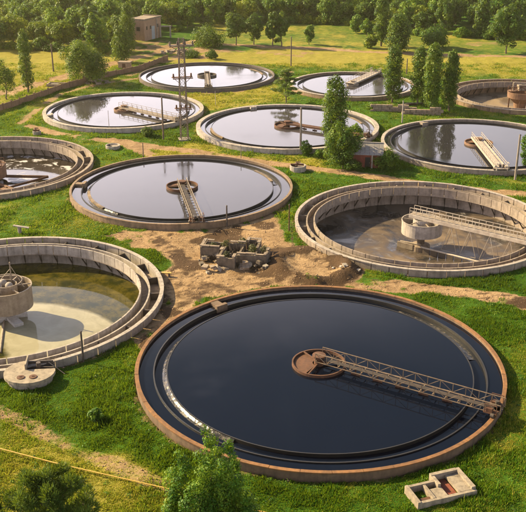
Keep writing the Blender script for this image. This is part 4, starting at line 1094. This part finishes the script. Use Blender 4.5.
# ------------------------------------------------------------------ the forest
EDGE = [(-80, 47), (30, 50), (70, 51), (95, 55), (118, 45), (128, 33), (170, 33), (190, 28), (225, 23), (300, 23), (340, 24), (365, 27), (385, 33), (430, 36), (470, 38), (600, 41)]
def edge_y(X_, Y_):
    k = ppm(X_, Y_); px = 263+X_*k
    return gp(px, np.interp(px, [e[0] for e in EDGE], [e[1] for e in EDGE]))[1], px
FT = [('round', 11.5, 4.6, 3600, 'leaf'), ('round', 13.0, 5.2, 4200, 'leaf'), ('round', 10.5, 4.4, 3600, 'leaf_dark'), ('oval', 14.0, 3.8, 3600, 'leaf_dark'), ('round', 11.0, 4.6, 3600, 'leaf_yel'), ('poplar', 17.0, 2.6, 3400, 'leaf_dark'), ('oval', 13.0, 3.9, 3600, 'leaf')]
def one_mesh(kind, h, r, nl, lm, seed):
    rs = np.random.default_rng(seed); cl = clumps_for(kind, h, r, rs)
    V, F, t = clump_leaves(cl, nl, .72, rs, .65)
    tm = trunk_mb(h, h*.016, kind, cl, rs, 5)
    tv = np.array(tm.v); tf = [f for f in tm.f if len(f) == 4]
    nv = len(V); FF = np.concatenate([F, np.array(tf)+nv])
    me = np_mesh('forest_tree', np.concatenate([V, tv]), FF, [M[lm], M['bark']], (('tint', 'FACE', np.concatenate([t, np.full(len(tf), .5)])),))
    me.polygons.foreach_set('material_index', np.r_[np.zeros(len(F), np.int32), np.ones(len(tf), np.int32)])
    return me
FM = [one_mesh(*f, 200+i) for i, f in enumerate(FT)]
R_ = random.Random(12); placed = []; forest = []; tries = 0
while tries < 24000 and len(placed) < 296:
    tries += 1
    Y_ = R_.uniform(255, 440); X_ = R_.uniform(-.37, .37)*Y_
    ey, px = edge_y(X_, Y_)
    if Y_ < ey: continue
    front = Y_-ey
    md = 6.4 if front < 50 else 8.2
    if any((X_-a)**2+(Y_-b)**2 < md*md for a, b in placed): continue
    bx, by = gp(147, 36)
    if abs(X_-bx-1) < 9 and -6 < Y_-by < 16: continue
    placed.append((X_, Y_))
    pick = R_.random()
    if px > 425: w_ = (1, 1, 4, 6, .3, 2.5, 1)
    elif px < 60: w_ = (3, 2, 1, 1, 5, .5, 2)
    elif px < 135: w_ = (2, 2, 3, 2, 1.5, 2.5, 2)
    else: w_ = (4, 3, 2, 1, 3, .4, 2)
    i = R_.choices(range(7), w_)[0]
    o = link('forest_tree', FM[i], None, (X_, Y_, -.1), R_.uniform(0, 6.28)); s_ = R_.uniform(.78, 1.12); o.scale = (s_*R_.uniform(.92, 1.1), s_*R_.uniform(.92, 1.1), s_)
    forest.append((px, front, i, o))
ZN = [(40, 'at the left photo edge'), (80, 'above the big round tree'), (128, 'left of the brick building'), (178, 'behind the brick building'), (225, 'above the shrub slope'),
      (262, 'behind the dark roadside pair'), (296, 'behind the slim roadside pair'), (335, 'behind the lone young tree'), (372, 'behind the meadow bushes'), (410, 'behind the very tall poplar'), (450, 'behind the spreading bush'),
      (490, 'left of the pale stemmed tree'), (9e9, 'at the upper right corner')]
ORD = ['first', 'second', 'third', 'fourth', 'fifth', 'sixth', 'seventh', 'eighth', 'ninth', 'tenth', 'eleventh', 'twelfth', 'thirteenth', 'fourteenth', 'fifteenth', 'sixteenth', 'seventeenth', 'eighteenth', 'nineteenth', 'twentieth', 'twenty-first', 'twenty-second', 'twenty-third', 'twenty-fourth', 'twenty-fifth', 'twenty-sixth']
BAND = ['front', 'second', 'third', 'fourth', 'back']
LOOK = ['broad green', 'big green', 'broad dark', 'dark oval', 'yellow green', 'slim dark', 'oval green']
zone = lambda px: next(k for k, (lim, nm) in enumerate(ZN) if px < lim)
rows = {}
for px, front, i, o in forest:
    z = zone(px); w = 0 if front < 9 else 1 if front < 22 else 2 if front < 40 else 3 if front < 65 else 4
    rows.setdefault((z, w), []).append((px, i, o))
for (z, w), L in rows.items():
    L.sort(key=lambda q: q[0])
    for k, (px, i, o) in enumerate(L):
        lb = LOOK[i] + ' tree, ' + ORD[min(k, 25)] + ' from left, ' + BAND[w] + ' forest row ' + ZN[z][1]
        tag(o, lb, 'tree', 'trees of the forest behind the plant')
print('forest trees', len(placed), 'tries', tries)
SM = [make_tree('bush', 4.0, 3.0, 1500, .6, M[q], 300+i, limbs=3)[1] for i, q in enumerate(('leaf', 'leaf_dark', 'leaf_yel'))]
shr = []
for k in range(70):
    px = R_.uniform(-10, 536); py = np.interp(px, [e[0] for e in EDGE], [e[1] for e in EDGE])
    X_, Y_ = gp(px, py+R_.uniform(-1.0, .6))
    if 126 < px < 172: continue
    i = R_.randrange(3); s_ = R_.uniform(.6, 1.1)
    o = link('shrub', SM[i], None, (X_, Y_, -.2), R_.uniform(0, 6.28)); o.scale = (s_, s_, s_*R_.uniform(.7, 1.1))
    shr.append((px, i, o))
shr.sort(key=lambda q: q[0]); cnt = {}
for px, i, o in shr:
    z = zone(px); k = cnt.get(z, 0); cnt[z] = k+1
    tag(o, ['green', 'dark green', 'yellow green'][i]+' forest edge shrub, '+ORD[min(k, 25)]+' from left '+ZN[z][1], 'shrub', 'shrubs along the forest edge')

# ------------------------------------------------------------------ grass
def grass(name, n, y0, y1, hmin, hmax, wd, seed, dens_pow=1.0):
    rs = np.random.default_rng(seed)
    y = y0 + (y1-y0)*rs.random(n)**1.15
    x = (rs.random(n)*2-1)*(y*CP+HCAM*SP)*.31
    d, dr, mu = masks(x, y)
    c = vnoise(x, y, 3.0, 41, 3)
    keep = (d < .35 + .25*rs.random(n)) & (mu < .35) & (rs.random(n) < .78 + .5*sstep(.3, .65, c))
    for cx, cy, r in TK.values(): keep &= np.hypot(x-cx, y-cy) > r+.12
    x, y, dr, c = x[keep], y[keep], dr[keep], c[keep]; n = len(x)
    z = ground_height(x, y)-.04
    h = rs.uniform(hmin, hmax, n)*(.65+1.3*sstep(.38, .72, c)**1.5)*np.where(rs.random(n) < .04, 1.8, 1)
    V = []; B = 3
    for b in range(B):
        a = rs.uniform(0, 2*PI, n); la = rs.uniform(0, 2*PI, n); ln = rs.uniform(.1, .7, n)*h; w = wd*rs.uniform(.6, 1.4, n)
        ox, oy = rs.normal(0, wd, n), rs.normal(0, wd, n)
        V.append(np.stack([np.stack([x+ox-np.cos(a)*w/2, y+oy-np.sin(a)*w/2, z], 1), np.stack([x+ox+np.cos(a)*w/2, y+oy+np.sin(a)*w/2, z], 1),
                           np.stack([x+ox+np.cos(la)*ln, y+oy+np.sin(la)*ln, z+h*rs.uniform(.7, 1.1, n)], 1)], 1))
    V = np.concatenate(V).reshape(-1, 3); F = np.arange(len(V)).reshape(-1, 3)
    tint = np.clip(np.tile(.26 + .75*dr + (vnoise(x, y, 14.0, 43, 3)-.5)*1.0 - (c-.5)*.7, B) + rs.normal(0, .17, n*B), 0, 1)
    me = np_mesh(name, V, F, M['grass'], (('tint', 'FACE', tint),))
    tag(link('grass', me), kind='stuff')
def clods(n, y0, y1, seed):
    rs = np.random.default_rng(seed)
    y = rs.uniform(y0, y1, n); x = (rs.random(n)*2-1)*(y*CP+HCAM*SP)*.31
    d, dr, mu = masks(x, y); keep = (d > .5) & (rs.random(n) < .25 + .9*sstep(.5, .65, vnoise(x, y, 2.2, 61, 3)))
    for cx, cy, r in TK.values(): keep &= np.hypot(x-cx, y-cy) > r+.15
    x, y = x[keep], y[keep]; n = len(x); z = ground_height(x, y)
    s_ = .035 + .16*rs.random(n)**4; O = np.array([(1,0,0),(0,1,0),(-1,0,0),(0,-1,0),(0,0,.7),(0,0,-.7)], float)
    V = O[None]*rs.uniform(.5, 1.2, (n, 6, 1)); a = rs.uniform(0, 6.28, n); c, q = np.cos(a)[:, None], np.sin(a)[:, None]
    V = np.stack([V[..., 0]*c-V[..., 1]*q, V[..., 0]*q+V[..., 1]*c, V[..., 2]], -1)*s_[:, None, None] + np.stack([x, y, z], 1)[:, None]
    T = np.array([(0,1,4),(1,2,4),(2,3,4),(3,0,4),(1,0,5),(2,1,5),(3,2,5),(0,3,5)])
    F = (T[None]+6*np.arange(n)[:, None, None]).reshape(-1, 3)
    tag(link('gravel', np_mesh('gravel', V.reshape(-1, 3), F, M['dirt'])), kind='stuff')
def leafy_weeds(n, seed):
    rs = np.random.default_rng(seed)
    y = rs.uniform(54, 240, n); x = (rs.random(n)*2-1)*(y*CP+HCAM*SP)*.31
    d, dr, mu = masks(x, y); edge = np.full(n, 99.)
    for cx, cy, r in TK.values(): edge = np.minimum(edge, np.where(np.hypot(x-cx, y-cy) < r+.25, -1, np.hypot(x-cx, y-cy)-r))
    c = vnoise(x, y, 6.0, 71, 3)
    keep = (edge > 0) & (d < .6) & (rs.random(n) < .10 + .9*sstep(.52, .66, c) + .5*(edge < 1.2))
    x, y = x[keep], y[keep]; n = len(x); z = ground_height(x, y); R0 = rs.uniform(.18, .55, n); k = 34
    dd = rs.normal(0, 1, (n*k, 3)); dd /= np.linalg.norm(dd, axis=1)[:, None]; dd[:, 2] = np.abs(dd[:, 2])
    P = np.repeat(np.stack([x, y, z], 1), k, 0) + dd*np.repeat(R0, k)[:, None]*rs.uniform(.5, 1.1, (n*k, 1))*np.array([1.2, 1.2, .8])
    V, F = leaf_arrays(P, dd+np.array([0, 0, .3]), .17, rs, .5)
    tint = np.clip(np.repeat(rs.uniform(.1, .9, n), k) + rs.normal(0, .12, n*k), 0, 1)
    tag(link('weeds', np_mesh('weeds', V, F, M['leaf'], (('tint', 'FACE', tint),))), kind='stuff')
leafy_weeds(5200, 601)
clods(60000, 54, 150, 501)
grass('grass', 330000, 52, 125, .08, .26, .11, 401)
grass('grass', 200000, 118, 270, .10, .30, .22, 402)

# ------------------------------------------------------------------ evening haze
hz = MB().box(-4300, 4300, -1500, 6600, -12, 60); m, nt, out = nodes('evening_haze')
pv = N(nt, 'ShaderNodeVolumePrincipled'); pv.inputs['Color'].default_value = (1, .86, .52, 1); pv.inputs['Density'].default_value = .00014; pv.inputs['Anisotropy'].default_value = .76
nt.links.new(pv.outputs[0], out.inputs['Volume'])
tag(link('haze', hz.mesh('haze', m)), kind='stuff')
